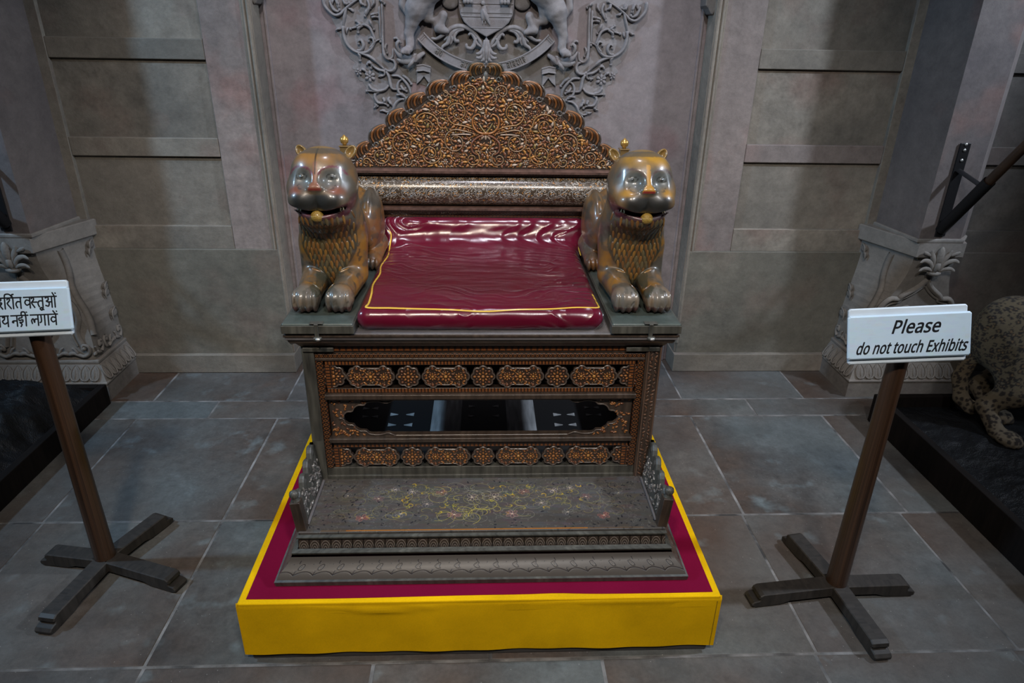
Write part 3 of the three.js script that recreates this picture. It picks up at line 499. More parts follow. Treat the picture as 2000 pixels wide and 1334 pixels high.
{
  // footrest block with mouldings
  const hw = 0.55, zf = -1.612;
  mesh('footrest_plinth', mould([[0.058, 0.2275], [0.06, 0.243], [0.054, 0.246]], hw, zf + 0.03, -2.68), M.lacquerGrey, throne);
  mesh('footrest_moulding', mould([[0.054, 0.246], [0.05, 0.254], [0.04, 0.268], [0.026, 0.28], [0.018, 0.292], [0.016, 0.298]], hw, zf + 0.03, -2.68), B.tulip, throne);
  mesh('footrest_fillet', mould([[0.016, 0.298], [0.017, 0.304], [0.006, 0.306], [0.002, 0.308]], hw, zf + 0.02, -2.68), M.lacquerGrey, throne);
  mesh('footrest_frieze', mould([[0.0, 0.304], [-0.002, 0.337]], hw, zf + 0.02, -2.68), B.scallop, throne);
  mesh('footrest_cap', mould([[-0.004, 0.335], [0.004, 0.337], [0.004, 0.342], [-0.006, 0.345], [-0.008, 0.352]], hw, zf + 0.01, -2.68), M.lacquerGrey, throne);
  mesh('footrest_core', span(-hw, hw, 0.2275, 0.344, -2.68, zf - 0.005), M.lacquerGrey, throne);
  // painted top
  const fw = 1.1, fd = 0.3;
  const paintTop = canvas(2048, 560, (x, w, h) => {
    const R = mulberry(11);
    x.fillStyle = '#474441'; x.fillRect(0, 0, w, h);
    for (let i = 0; i < 1500; i++) { const px = R() * w, py = R() * h, side = Math.abs(px / w - 0.5) * 2; x.fillStyle = R() < side * 0.6 ? `rgba(88,98,112,${0.05 + R() * 0.1})` : `rgba(${60 + R() * 40},${52 + R() * 34},${48 + R() * 30},${0.05 + R() * 0.12})`; x.beginPath(); x.ellipse(px, py, 8 + R() * 70, 4 + R() * 14, 0, 0, 7); x.fill(); }
    for (let i = 0; i < 900; i++) { const px = R() * w, py = R() * h, side = Math.max(Math.abs(px / w - 0.5) * 2, Math.abs(py / h - 0.5) * 1.6); if (R() > side * side) continue; x.fillStyle = 'rgba(24,26,32,0.75)'; x.beginPath(); x.ellipse(px, py, 4 + R() * 9, 2.5 + R() * 3, R() * 6, 0, 7); x.fill(); }
    x.lineCap = 'round';
    const vine = (X, Y, r, a0, turn, col, lw) => { x.strokeStyle = col; x.lineWidth = lw; x.beginPath(); for (let k = 0; k <= 20; k++) { const t = k / 20, a = a0 + turn * t * 4.2, q = r * (1 - t * 0.75); const px = X + Math.cos(a) * q, py = Y + Math.sin(a) * q * 0.8; k ? x.lineTo(px, py) : x.moveTo(px, py); } x.stroke(); };
    const petal = (X, Y, r, col, fill) => { for (let k = 0; k < 6; k++) { const a = k / 6 * 6.283 + R(); x.strokeStyle = col; x.lineWidth = 1.8; x.beginPath(); x.ellipse(X + Math.cos(a) * r * 0.62, Y + Math.sin(a) * r * 0.5, r * 0.42, r * 0.26, a, 0, 7); if (fill) { x.fillStyle = fill; x.fill(); } x.stroke(); } x.fillStyle = 'rgba(210,190,160,.8)'; x.beginPath(); x.ellipse(X, Y, r * 0.16, r * 0.13, 0, 0, 7); x.fill(); };
    const half = (mx) => {
      const q = v => mx > 0 ? w / 2 + v : w / 2 - v;
      const cols = ['rgba(176,160,62,.85)', 'rgba(160,152,128,.55)', 'rgba(146,140,126,.5)', 'rgba(150,140,70,.7)'];
      for (let i = 0; i < 120; i++) { const d = R() * 900, a = 1 - d / 1150; vine(q(d), h * (0.25 + R() * 0.55), 34 + R() * 64, R() * 6, R() < 0.5 ? 1 : -1, cols[Math.floor(R() * 4)].replace(/[\d.]+\)$/, m => (parseFloat(m) * a).toFixed(2) + ')'), 2 + R() * 1.6); }
      for (let i = 0; i < 20; i++) { const d = 40 + R() * 640, X = q(d), Y = h * (0.2 + R() * 0.6); x.fillStyle = `rgba(${170 + R() * 30},${140 + R() * 25},40,${0.25 + R() * 0.4})`; const a = R() * 6; for (let k = 0; k < 5; k++) { x.beginPath(); x.ellipse(X + Math.cos(a + k * 0.5) * k * 8, Y + Math.sin(a + k * 0.5) * k * 6, 11 - k * 1.2, 3.4, a + k * 0.7, 0, 7); x.fill(); } }
      for (const [d, y, r, c, f] of [[60, .45, 40, 'rgba(190,170,150,.8)', 'rgba(70,60,60,.3)'], [150, .74, 40, 'rgba(190,140,135,.8)', 'rgba(120,72,74,.25)'], [240, .36, 34, 'rgba(180,120,100,.6)', 'rgba(110,66,52,.25)'], [330, .56, 36, 'rgba(170,150,150,.6)', ''], [420, .34, 30, 'rgba(196,180,170,.7)', ''], [470, .72, 34, 'rgba(165,160,150,.6)', ''], [520, .3, 26, 'rgba(200,180,170,.6)', ''], [610, .46, 34, 'rgba(150,120,120,.5)', 'rgba(110,70,70,.3)'], [690, .78, 36, 'rgba(190,110,95,.75)', 'rgba(130,70,62,.28)'], [800, .4, 24, 'rgba(150,150,150,.5)', '']]) petal(q(d + R() * 20), h * y, r, c, f);
      for (let i = 0; i < 620; i++) { const d = R() * 980, X = q(d), Y = R() * h; x.strokeStyle = `rgba(190,186,170,${0.12 + R() * 0.35})`; x.lineWidth = 1.4; x.beginPath(); x.ellipse(X, Y, 4 + R() * 9, 2 + R() * 5, R() * 6, R() * 3, 3 + R() * 3); x.stroke(); }
    };
    half(1); half(-1);
    x.fillStyle = 'rgba(176,104,30,.85)'; x.fillRect(260, h - 16, w - 700, 9); x.fillStyle = 'rgba(150,96,40,.3)'; x.fillRect(120, h - 16, w - 240, 9);
  });
  const topG = span(-fw / 2, fw / 2, 0.34, 0.353, -1.9, zf + 0.004, 0.002), p = topG.attributes.position, uv = topG.attributes.uv;
  for (let i = 0; i < p.count; i++) uv.setXY(i, (p.getX(i) + fw / 2) / fw, 1 - (p.getZ(i) + 1.9) / (zf + 0.004 + 1.9));
  mesh('footrest_top', topG, phy({ map: ctex(paintTop), roughness: 0.46, clearcoat: 0.35, clearcoatRoughness: 0.3, bumpMap: ctex(paintTop, 1, 1, false), bumpScale: 0.0006 }), throne);
  // scalloped side rails of the footrest
  for (const s of [-1, 1]) {
    const pts = [[0, 0]]; const L = 0.235; pts.push([L, 0], [L, 0.1]); const top = [];
    for (let i = 0; i < 4; i++) { const x0 = L - i * L / 4, w = L / 4, h0 = 0.088 + i * 0.013; for (let k = 0; k <= 8; k++) { const t = k / 8; top.push([x0 - w * t, h0 + 0.022 * Math.sin(Math.PI * Math.pow(t, 0.8)) + t * 0.013]); } }
    top.push([0, 0.15]); const g = extr([...pts, ...top], 0.016, 0.003); // local x: towards the front
    g.rotateY(-Math.PI / 2); g.translate(0.008, 0, 0); const r = mesh('footrest_rail', boxUV(g), M.lacquerGrey, throne); r.position.set(s * 0.54, 0.352, -1.868); r.rotation.z = -s * 0.1;
    const R = mulberry(20), ornaments = []; for (let i = 0; i < 90; i++) { const zz = 0.01 + R() * 0.21, yy = 0.014 + R() * 0.085; const d = droplet(0.012 + R() * 0.008, 0.008, 0.004); d.rotateZ(R() * 6); d.rotateY(-s * Math.PI / 2); d.translate(-s * 0.0075, yy, zz); ornaments.push(paint(d, R() < 0.5 ? [0.16, 0.15, 0.14] : [0.09, 0.08, 0.075])); }
    for (let i = 0; i < 4; i++) { const z0 = 0.235 - i * 0.0588, h0 = 0.088 + i * 0.013; for (let k = 0; k < 3; k++) ornaments.push(paint(strand([[0, h0 - 0.01, z0 - 0.004], [-s * 0.004, h0 + 0.018 - k * 0.006, z0 - 0.02 - k * 0.006], [0, h0 + 0.012, z0 - 0.055]], 0.006, 0.004, { n: 8, sides: 5, up: V3(-s, 0, 0) }), [0.17, 0.16, 0.15])); }
    mesh('rail_carving', ornaments, M.vpaint, r);
    mesh('rail_bead', [strand([[-s * 0.012, 0.004, 0.01], [-s * 0.012, 0.004, 0.23]], 0.005, 0.005, { n: 2, closeR: 1 })], M.dusty, r);
    const post = group('footrest_post', throne, s * 0.541, 0.35, -1.63); post.rotation.z = -s * 0.1;
    mesh('post_shaft', span(-0.0155, 0.0155, 0, 0.104, -0.016, 0.016, 0.003), M.lacquer, post);
    mesh('post_knob', lathe([[0, 0.098], [0.013, 0.1], [0.014, 0.106], [0.008, 0.111], [0.012, 0.117], [0.0145, 0.125], [0.012, 0.134], [0.004, 0.139], [0, 0.14]], 16), M.lacquerGrey, post);
  }
  // body: posts, rails and patterned bands
  mesh('corner_post', span(-HW, -0.517, 0.35, 0.848, ZF - 0.045, ZF, 0.003), M.lacquerGrey, throne);
  mesh('corner_post', span(0.505, HW, 0.35, 0.848, ZF - 0.045, ZF, 0.003), M.lacquer, throne);
  const R = mulberry(31), pc = []; for (let i = 0; i < 70; i++) { const d = droplet(0.012 + R() * 0.007, 0.009, 0.0035); d.rotateZ(1.57 + (R() - 0.5) * 2.4); d.translate(0.531 + (i % 2 ? 1 : -1) * 0.008 + (R() - 0.5) * 0.004, 0.365 + i * 0.0067, ZF - 0.001); pc.push(paint(d, R() < 0.5 ? [0.12, 0.06, 0.035] : [0.08, 0.045, 0.03])); }
  pc.push(paint(strand([[0.513, 0.355, ZF + 0.001], [0.513, 0.84, ZF + 0.001]], 0.003, 0.003, { n: 2, closeR: 1 }), [0.1, 0.06, 0.04]), paint(strand([[0.55, 0.355, ZF + 0.001], [0.55, 0.84, ZF + 0.001]], 0.003, 0.003, { n: 2, closeR: 1 }), [0.1, 0.06, 0.04]));
  mesh('post_carving', pc, M.vpaint, throne);
  for (const s of [-1, 1]) { mesh('rear_post', span(s > 0 ? 0.51 : -HW, s > 0 ? HW : -0.51, 0.35, 0.848, ZB, ZB + 0.045, 0.003), M.lacquerGrey, throne); for (const [y0, y1, z0, z1] of [[0.345, 0.5, ZB + 0.04, ZF - 0.04], [0.66, 0.848, ZB + 0.04, ZF - 0.04], [0.5, 0.66, ZB + 0.04, ZB + 0.09], [0.5, 0.66, ZF - 0.09, ZF - 0.04]]) mesh('side_panel', span(s > 0 ? 0.535 : -0.548, s > 0 ? 0.548 : -0.535, y0, y1, z0, z1, 0.003), M.lacquerGrey, throne); }
  for (const s of [-1, 1]) { mesh('iron_strap', span(s > 0 ? 0.44 : -0.548, s > 0 ? 0.545 : -0.455, 0.821, 0.835, ZF, ZF + 0.006, 0.002), M.lacquerGrey, throne); }
  const bar = (name, x0, x1, y0, y1, z0, z1, m, v) => mesh(name, bandBar(x0, x1, y0, y1, z0, z1, v), m, throne);
  const Z = ZF - 0.004;
  bar('arch_band', -0.517, 0.505, 0.819, 0.837, Z - 0.03, Z, B.arch); bar('top_rail', -0.517, 0.505, 0.837, 0.848, Z - 0.03, Z + 0.004, M.lacquer);
  bar('band_fillet', -0.517, 0.505, 0.81, 0.819, Z - 0.03, Z - 0.004, M.lacquer); bar('diamond_band', -0.517, 0.505, 0.796, 0.81, Z - 0.03, Z, B.diamond); bar('band_fillet', -0.517, 0.505, 0.787, 0.796, Z - 0.03, Z + 0.002, M.lacquer);
  bar('dentil_band', -0.49, 0.478, 0.769, 0.787, Z - 0.03, Z - 0.003, B.dentil); bar('dentil_band', -0.49, 0.478, 0.672, 0.689, Z - 0.03, Z - 0.003, B.dentil);
  bar('middle_rail', -0.497, 0.485, 0.656, 0.672, Z - 0.035, Z + 0.012, M.lacquer); bar('bead_band', -0.49, 0.478, 0.645, 0.656, Z - 0.03, Z - 0.002, B.bead);
  bar('lower_rail', -0.497, 0.485, 0.497, 0.512, Z - 0.035, Z + 0.012, M.lacquer); bar('bead_band', -0.49, 0.478, 0.487, 0.497, Z - 0.03, Z - 0.002, B.bead); bar('dentil_band', -0.49, 0.478, 0.47, 0.487, Z - 0.03, Z - 0.003, B.dentilLow);
  bar('bottom_rail', -0.517, 0.505, 0.352, 0.393, Z - 0.035, Z - 0.002, M.lacquerGrey); bar('bottom_rail', -0.517, 0.505, 0.352, 0.366, Z - 0.035, Z + 0.006, M.lacquerGrey);
  for (const [a, b] of [[-0.517, -0.494], [0.482, 0.505]]) bar('diamond_stile', a, b, 0.392, 0.787, Z - 0.03, Z - 0.001, B.vdiamond, true);
  for (const [a, b] of [[-0.492, -0.47], [0.457, 0.48]]) { bar('dentil_stile', a, b, 0.689, 0.77, Z - 0.03, Z - 0.004, B.dentil, true); bar('dentil_stile', a, b, 0.393, 0.47, Z - 0.03, Z - 0.004, B.dentil, true); }
  // pierced rows of roundels and cartouches
  const ro = rosette(0.0385), ca = cartouche(0.152, 0.078), per = 0.2335;
  for (const [yc, sy, x0] of [[0.729, 1, -0.002], [0.432, 0.96, -0.002]]) for (let i = -2; i <= 2; i++) {
    if (i > -2 && i < 2) { const o = mesh('roundel', ro, M.vpaint, throne); o.position.set(x0 + i * per, yc, Z - 0.017); o.scale.set(1, sy, 1); }
    if (i < 2) { const o = mesh('cartouche', ca, M.vpaint, throne); o.position.set(x0 + (i + 0.5) * per, yc, Z - 0.017); o.scale.set(1, sy, 1); }
    else { for (const s of [-1, 1]) { const o = mesh('end_roundel', ro, M.vpaint, throne); o.position.set(x0 + s * (2 * per - 0.002), yc, Z - 0.022); o.scale.set(1, sy, 1); } }
  }
  // cusped opening
  {
    const X0 = -0.492, X1 = 0.48, Y0 = 0.51, Y1 = 0.647, q = [[0.225, 0.0], [0.2, 0.01], [0.175, 0.004], [0.15, 0.0035], [0.13, 0.008], [0.122, 0.017], [0.1, 0.018], [0.085, 0.028], [0.078, 0.04], [0.06, 0.042], [0.048, 0.052], [0.046, 0.062], [0.03, 0.068]];
    const L = q.map(p => [X0 + p[0] * 0.9 + 0.002, Y1 - 0.003 - p[1]]), Lb = q.slice().reverse().map(p => [X0 + p[0] * 0.9 + 0.002, Y0 + 0.003 + p[1] * 0.98]), Rb = q.map(p => [X1 - p[0] * 0.9 - 0.002, Y0 + 0.003 + p[1] * 0.98]), Rt = q.slice().reverse().map(p => [X1 - p[0] * 0.9 - 0.002, Y1 - 0.003 - p[1]]);
    const hole = [...L, ...Lb, ...Rb, ...Rt];
    const g = extr([[X0, Y0], [X1, Y0], [X1, Y1], [X0, Y1]], 0.016, 0.0015, 1, [hole]); g.translate(0, 0, Z - 0.024); mesh('cusped_panel', g, M.lacquer, throne);
    const gs = [], RR = mulberry(8); const rim = (P) => gs.push(paint(strand(P.map(p => [p[0], p[1], Z - 0.007]), 0.0026, 0.0026, { n: 60, sides: 5, closeR: 1 }), RIM)); rim([...L, ...Lb]); rim([...Rb, ...Rt]);
    for (const [cx, k] of [[X0, 1], [X1, -1]]) for (let i = 0; i < 150; i++) { const u = RR() * 0.2, top = RR() < 0.5, v = RR() * 0.06; const lim = q.reduce((m, p, j) => j && u > q[j][0] && u <= q[j - 1][0] ? q[j][1] : m, u < 0.03 ? 0.066 : 0); if (v > lim - 0.005 || u < 0.006) continue; gs.push(paint(place(droplet(0.012, 0.008, 0.004), cx + k * (u * 0.9 + 0.002), top ? Y1 - 0.003 - v : Y0 + 0.003 + v, Z - 0.0085, RR() * 6), RR() < 0.6 ? ORANGE : RUST)); }
    mesh('spandrel_carving', gs, M.vpaint, throne);
  }
  // inside: black board with flat pale pieces on it, and the back boards
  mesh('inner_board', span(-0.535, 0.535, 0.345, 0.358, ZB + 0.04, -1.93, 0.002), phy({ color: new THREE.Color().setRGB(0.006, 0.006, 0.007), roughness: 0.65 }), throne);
  const pale = std({ map: grain, color: new THREE.Color().setRGB(0.85, 0.85, 0.85), roughness: 0.6 }), pale2 = std({ map: grain, color: new THREE.Color().setRGB(0.7, 0.72, 0.74), roughness: 0.6 });
  for (const [a, b] of [[-0.2, -0.087], [0.088, 0.199]]) mesh('pale_panel', span(a, b, 0.355, 0.3595, -2.5, -2.12, 0.001), pale2, throne);
  const tri = (x, z, k, s = 1) => { const g = extr([[-0.012 * k * s, -0.012 * s], [0.018 * k * s, -0.004 * s], [0.02 * k * s, 0.0], [-0.012 * k * s, 0.012 * s]].sort(() => 0), 0.004, 0.0006); g.rotateX(-Math.PI / 2); g.translate(x, 0.3555, z); mesh('pale_triangle', boxUV(g), pale, throne); };
  for (const [x, h, z, k] of [[-0.316, 0.034, -2.283, 1], [-0.316, 0.034, -2.206, 1], [0.313, 0.03, -2.276, 1], [0.311, 0.03, -2.2, 1], [0, 0.05, -2.343, 0.8], [0, 0.05, -2.268, 0.8], [-0.445, 0.02, -2.331, 0.8], [-0.438, 0.02, -2.268, 0.8], [0.43, 0.02, -2.33, 0.8], [0.43, 0.02, -2.272, 0.8]]) { tri(x - h, z, 1, k); tri(x + h, z, -1, k); }
  mesh('added_light_baffle', span(-0.53, 0.53, 0.66, 0.672, ZB + 0.03, ZF - 0.05, 0.002), M.tray, throne);  // added baffle, keeps light out of the gaps in the upper row
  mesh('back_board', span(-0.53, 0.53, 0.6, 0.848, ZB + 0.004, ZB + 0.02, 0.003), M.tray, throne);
  // seat: cornice and dusty top board
  mesh('seat_cornice', mould([[0.0, 0.838], [0.006, 0.846], [0.01, 0.852], [0.022, 0.857], [0.026, 0.864], [0.027, 0.87]], HW, ZF, ZB), M.lacquer, throne);
  mesh('cornice_beading', mould([[0.029, 0.87], [0.031, 0.881]], HW, ZF, ZB), B.bead, throne);
  mesh('cornice_fillet', mould([[0.03, 0.881], [0.036, 0.883], [0.036, 0.889], [0.03, 0.892]], HW, ZF, ZB), M.lacquer, throne);
  mesh('seat_board', span(-HW - 0.033, HW + 0.033, 0.872, 0.893, ZB - 0.02, ZF + 0.033, 0.002), M.dusty, throne);
}
// ---------------------------------------------------------------- throne back
const AX = 0.008, BZ = -2.655;
const archPts = [[0, 1.58], [0.06, 1.56], [0.1, 1.545], [0.14, 1.525], [0.185, 1.5], [0.22, 1.482], [0.26, 1.455], [0.3, 1.425], [0.34, 1.39], [0.37, 1.365], [0.41, 1.335], [0.44, 1.31], [0.47, 1.28], [0.495, 1.262], [0.512, 1.24]];
const archTop = x => { x = Math.abs(x); for (let i = 1; i < archPts.length; i++) if (x <= archPts[i][0]) return mix(archPts[i - 1][1], archPts[i][1], (x - archPts[i - 1][0]) / (archPts[i][0] - archPts[i - 1][0])); return 1.2; };
{
  const back = group('throne_back', throne);
  const out = [...archPts.map(p => [AX - p[0], p[1]]).reverse(), ...archPts.slice(1).map(p => [AX + p[0], p[1]])].reverse();
  const g = extr([[AX - 0.512, 1.0], [AX + 0.512, 1.0], ...out], 0.035, 0.004); g.translate(0, 0, BZ - 0.035);
  mesh('arched_board', g, std({ color: new THREE.Color().setRGB(0.028, 0.018, 0.012), roughness: 0.8 }), back);
  // rails
  const railG = (y0, y1, o) => { const pr = [[0, y0], [o * 0.5, y0 + 0.002], [o * 0.6, y0 + (y1 - y0) * 0.4], [o, y0 + (y1 - y0) * 0.5], [o, y1 - 0.004], [o * 0.7, y1], [0, y1]]; const e = extr(pr.map(p => [-p[0], p[1]]).reverse(), 1.035, 0.001); e.rotateY(Math.PI / 2); e.translate(AX - 0.5175, 0, BZ); return boxUV(e); };
  const rail = phy({ map: grain, color: new THREE.Color().setRGB(0.16, 0.09, 0.07), roughness: 0.4, clearcoat: 0.4, clearcoatRoughness: 0.3 });
  mesh('back_rail', railG(1.211, 1.236, 0.045), rail, back); mesh('back_rail', railG(1.07, 1.094, 0.045), rail, back);
  for (const y of [1.2135, 1.0725]) mesh('rail_beading', bandBar(AX - 0.515, AX + 0.515, y, y + 0.011, BZ, BZ + 0.0305, false), B.bead, back);
  mesh('lower_border', bandBar(AX - 0.51, AX + 0.51, 1.045, 1.07, BZ, BZ + 0.012, false), B.diamond, back);
  // carved half-round roll
  const rw = 1.03, rollC = canvas(2048, 384, (x, w, h) => {
    const R = mulberry(23); x.fillStyle = '#453a2e'; x.fillRect(0, 0, w, h); x.lineCap = 'round';
    const leaf = (X, Y, l, a, c) => { x.save(); x.translate(X, Y); x.rotate(a); x.fillStyle = c; x.beginPath(); x.moveTo(-l, 0); x.quadraticCurveTo(-l * 0.2, -l * 0.75, l, 0); x.quadraticCurveTo(-l * 0.2, l * 0.75, -l, 0); x.fill(); x.restore(); };
    const cols = ['#8c857b', '#a39c92', '#7d7466', '#a0703a', '#8d8a86', '#b07a34', '#6f6355', '#999287'];
    for (let i = 0; i < 4200; i++) leaf(R() * w, R() * h, 5 + R() * 9, R() * 6.3, cols[Math.floor(R() * R() * 8)]);
    for (let r = 0; r < 3; r++) for (let i = 0; i < 22; i++) { const X = (i + (r % 2) * 0.5) * w / 22, Y = (r + 0.5) * h / 3, m = (i + r) % 2 ? 1 : -1; for (const [lw, c] of [[11, '#2a2119'], [5, '#a8a096']]) { x.strokeStyle = c; x.lineWidth = lw; x.beginPath(); for (let k = 0; k <= 24; k++) { const t = k / 24, a = m * (t * 6.2 + 0.6), q = 44 * (1 - t * 0.7); k ? x.lineTo(X + Math.cos(a) * q, Y + Math.sin(a) * q * 1.15) : x.moveTo(X + m * 60, Y + 30); } x.stroke(); } for (let k = 0; k < 6; k++) leaf(X + Math.cos(k) * 12, Y + Math.sin(k) * 12, 9, k * 1.05, k % 3 ? '#aba59c' : '#b8823c'); }
  });
  const pr = []; for (let i = 0; i <= 18; i++) { const a = -Math.PI / 2 + i / 18 * Math.PI; pr.push([Math.cos(a) * 0.062, Math.sin(a) * 0.059]); }
  const pos = [], uv = [], idx = []; for (let j = 0; j <= 60; j++) for (let i = 0; i <= 18; i++) { pos.push(AX - rw / 2 + rw * j / 60, 1.1525 + pr[i][1], BZ - 0.005 + pr[i][0]); uv.push(j / 60, i / 18); }
  for (let j = 0; j < 60; j++) for (let i = 0; i < 18; i++) { const a = j * 19 + i; idx.push(a, a + 19, a + 1, a + 1, a + 19, a + 20); }
  const rg = new THREE.BufferGeometry(); rg.setAttribute('position', new THREE.Float32BufferAttribute(pos, 3)); rg.setAttribute('uv', new THREE.Float32BufferAttribute(uv, 2)); rg.setIndex(idx); rg.computeVertexNormals();
  mesh('carved_roll', rg, phy({ map: ctex(rollC), bumpMap: ctex(rollC, 1, 1, false), bumpScale: 0.006, roughness: 0.3, metalness: 0.15, clearcoat: 0.5, clearcoatRoughness: 0.2 }), back);
  for (const s of [-1, 1]) {
    const x = AX + s * 0.536, post = group('finial_post', back, x, 0, BZ - 0.012);
    mesh('post_shaft', span(-0.019, 0.019, 0.89, 1.288, -0.019, 0.019, 0.003), M.lacquer, post);
    mesh('post_cap', [span(-0.017, 0.017, 1.284, 1.312, -0.017, 0.017, 0.003), span(-0.02, 0.02, 1.311, 1.316, -0.02, 0.02, 0.002)], phy({ color: new THREE.Color().setRGB(0.2, 0.13, 0.05), roughness: 0.35, metalness: 0.3, clearcoat: 0.4 }), post);
    mesh('finial', lathe([[0, 1.314], [0.008, 1.316], [0.007, 1.32], [0.014, 1.326], [0.0165, 1.335], [0.014, 1.344], [0.006, 1.35], [0.003, 1.354], [0, 1.355]], 18), M.gold, post);
  }
  // ---- dense floral carving
  const cell = 0.0025, GX = 420, GY = 170, occ = new Uint8Array(GX * GY), X0 = AX - 0.52, Y0 = 1.235;
  const mark = (x, y, r) => { const i0 = Math.floor((x - r - X0) / cell), i1 = Math.ceil((x + r - X0) / cell), j0 = Math.floor((y - r - Y0) / cell), j1 = Math.ceil((y + r - Y0) / cell); for (let j = Math.max(0, j0); j <= Math.min(GY - 1, j1); j++) for (let i = Math.max(0, i0); i <= Math.min(GX - 1, i1); i++) if (Math.hypot(X0 + i * cell - x, Y0 + j * cell - y) < r) occ[j * GX + i] = 1; };
  const free = (x, y, r) => { if (y - r < 1.238 || y + r > archTop(x - AX) - 0.006) return false; const i0 = Math.floor((x - r - X0) / cell), i1 = Math.ceil((x + r - X0) / cell), j0 = Math.floor((y - r - Y0) / cell), j1 = Math.ceil((y + r - Y0) / cell); for (let j = Math.max(0, j0); j <= Math.min(GY - 1, j1); j++) for (let i = Math.max(0, i0); i <= Math.min(GX - 1, i1); i++) if (occ[j * GX + i] && Math.hypot(X0 + i * cell - x, Y0 + j * cell - y) < r) return false; return true; };
  const R = mulberry(404), cols = [ORANGE, AMBER, RUST, [0.4, 0.31, 0.235], OLIVE, [0.24, 0.1, 0.035], [0.36, 0.29, 0.21]];
  const pick = () => cols[[0, 0, 0, 0, 1, 1, 2, 2, 2, 5, 3, 4, 5, 5, 5, 6, 0][Math.floor(R() * 17)]];
  const gloss = phy({ vertexColors: true, roughness: 0.4, clearcoat: 0.4, clearcoatRoughness: 0.25 });
  const leafM = cols.map(c => phy({ color: new THREE.Color().setRGB(...c), roughness: 0.4, clearcoat: 0.4, clearcoatRoughness: 0.25 }));
  const vine = (P, r0, r1, c) => { const g = paint(strand(P.map(p => [p[0], p[1], BZ + 0.004]), r0, r1, { n: 26, sides: 6 }), c); mesh('vine', g, gloss, back); for (const q of curve(P, 40)) mark(q.x, q.y, r0 * 1.15); };
  for (const s of [-1, 1]) {
    const spir = (cx, cy, r, a0, dir, turns = 1.45, tail) => { const P = tail ? [[AX + s * tail[0], tail[1]]] : []; for (let k = 0; k <= 18; k++) { const t = k / 18, a = a0 + dir * t * turns * 6.283, q = r * Math.pow(1 - t * 0.8, 0.9); P.push([AX + s * (cx + Math.cos(a) * q), cy + Math.sin(a) * q]); } vine(P, 0.003, 0.0016, R() < 0.5 ? [0.24, 0.12, 0.035] : [0.2, 0.12, 0.06]); };
    spir(0.105, 1.44, 0.046, -1.9, 1, 1.5, [0.015, 1.37]); spir(0.115, 1.335, 0.047, 2.0, -1, 1.5, [0.02, 1.36]); spir(0.225, 1.395, 0.05, 3.3, -1, 1.5, [0.14, 1.385]);
    spir(0.21, 1.29, 0.043, 2.6, 1, 1.5, [0.14, 1.31]); spir(0.315, 1.325, 0.048, 2.9, -1, 1.4, [0.24, 1.33]); spir(0.3, 1.262, 0.02, 3, 1, 1.1, [0.25, 1.25]); spir(0.4, 1.28, 0.034, 2.8, 1, 1.4, [0.345, 1.285]);
    spir(0.06, 1.515, 0.028, -2.2, -1, 1.4, [0.01, 1.47]); spir(0.05, 1.272, 0.03, 1.8, 1, 1.3, [0.01, 1.3]); spir(0.455, 1.258, 0.014, 2.8, -1, 1.1, [0.43, 1.25]); spir(0.15, 1.505, 0.014, 1, 1, 1, [0.1, 1.49]);
    // central palmette
    vine([[0.004, 1.365], [0.03, 1.372], [0.048, 1.395], [0.046, 1.425], [0.026, 1.436], [0.018, 1.424]].map(p => [AX + s * p[0], p[1]]), 0.0046, 0.0024, ORANGE);
    vine([[0.006, 1.362], [0.03, 1.352], [0.052, 1.33], [0.05, 1.3], [0.03, 1.286]].map(p => [AX + s * p[0], p[1]]), 0.0046, 0.0028, RUST);
    vine([[0.002, 1.37], [0.018, 1.39], [0.026, 1.405]].map(p => [AX + s * p[0], p[1]]), 0.0035, 0.002, OLIVE);
    vine([[0.055, 1.362], [0.09, 1.363], [0.13, 1.36]].map(p => [AX + s * p[0], p[1]]), 0.0034, 0.0022, [0.28, 0.2, 0.14]);
    vine([[0.004, 1.46], [0.02, 1.452], [0.034, 1.462]].map(p => [AX + s * p[0], p[1]]), 0.004, 0.0022, [0.4, 0.3, 0.2]);
  }
  // flowers: a boss with a whorl of petals each
  const petals = [droplet(0.0105, 0.0075, 0.0042), droplet(0.0085, 0.007, 0.004)];
  const flower = (x, y, n, r) => { if (!free(x, y, r * 0.8)) return; const c = pick(), gs = [paint(ball(r * 0.28, x, y, BZ + 0.002, 1, 1, 0.9, 7, 5), pick())]; for (let k = 0; k < n; k++) { const a = k / n * 6.283; gs.push(paint(place(petals[0], x + Math.cos(a) * r * 0.62, y + Math.sin(a) * r * 0.62, BZ, a, r / 0.0155), c)); } for (let k = 0; k < n && n < 8; k++) { const a = (k + 0.5) / n * 6.283; gs.push(paint(place(petals[1], x + Math.cos(a) * r * 0.9, y + Math.sin(a) * r * 0.9, BZ - 0.001, a, r / 0.02), pick())); } mesh('flower', gs, gloss, back); mark(x, y, r); };
  mesh('lotus_flower', [0, 1, 2].map(k => paint(place(droplet(0.022, 0.014, 0.006), AX + (k - 1) * 0.0125, 1.352, BZ, -1.57 + (k - 1) * 0.5), [0.36, 0.27, 0.2])).concat([paint(ball(0.009, AX, 1.367, BZ + 0.002, 1.4, 0.8, 0.8, 8, 6), ORANGE)]), gloss, back); mark(AX, 1.355, 0.022);
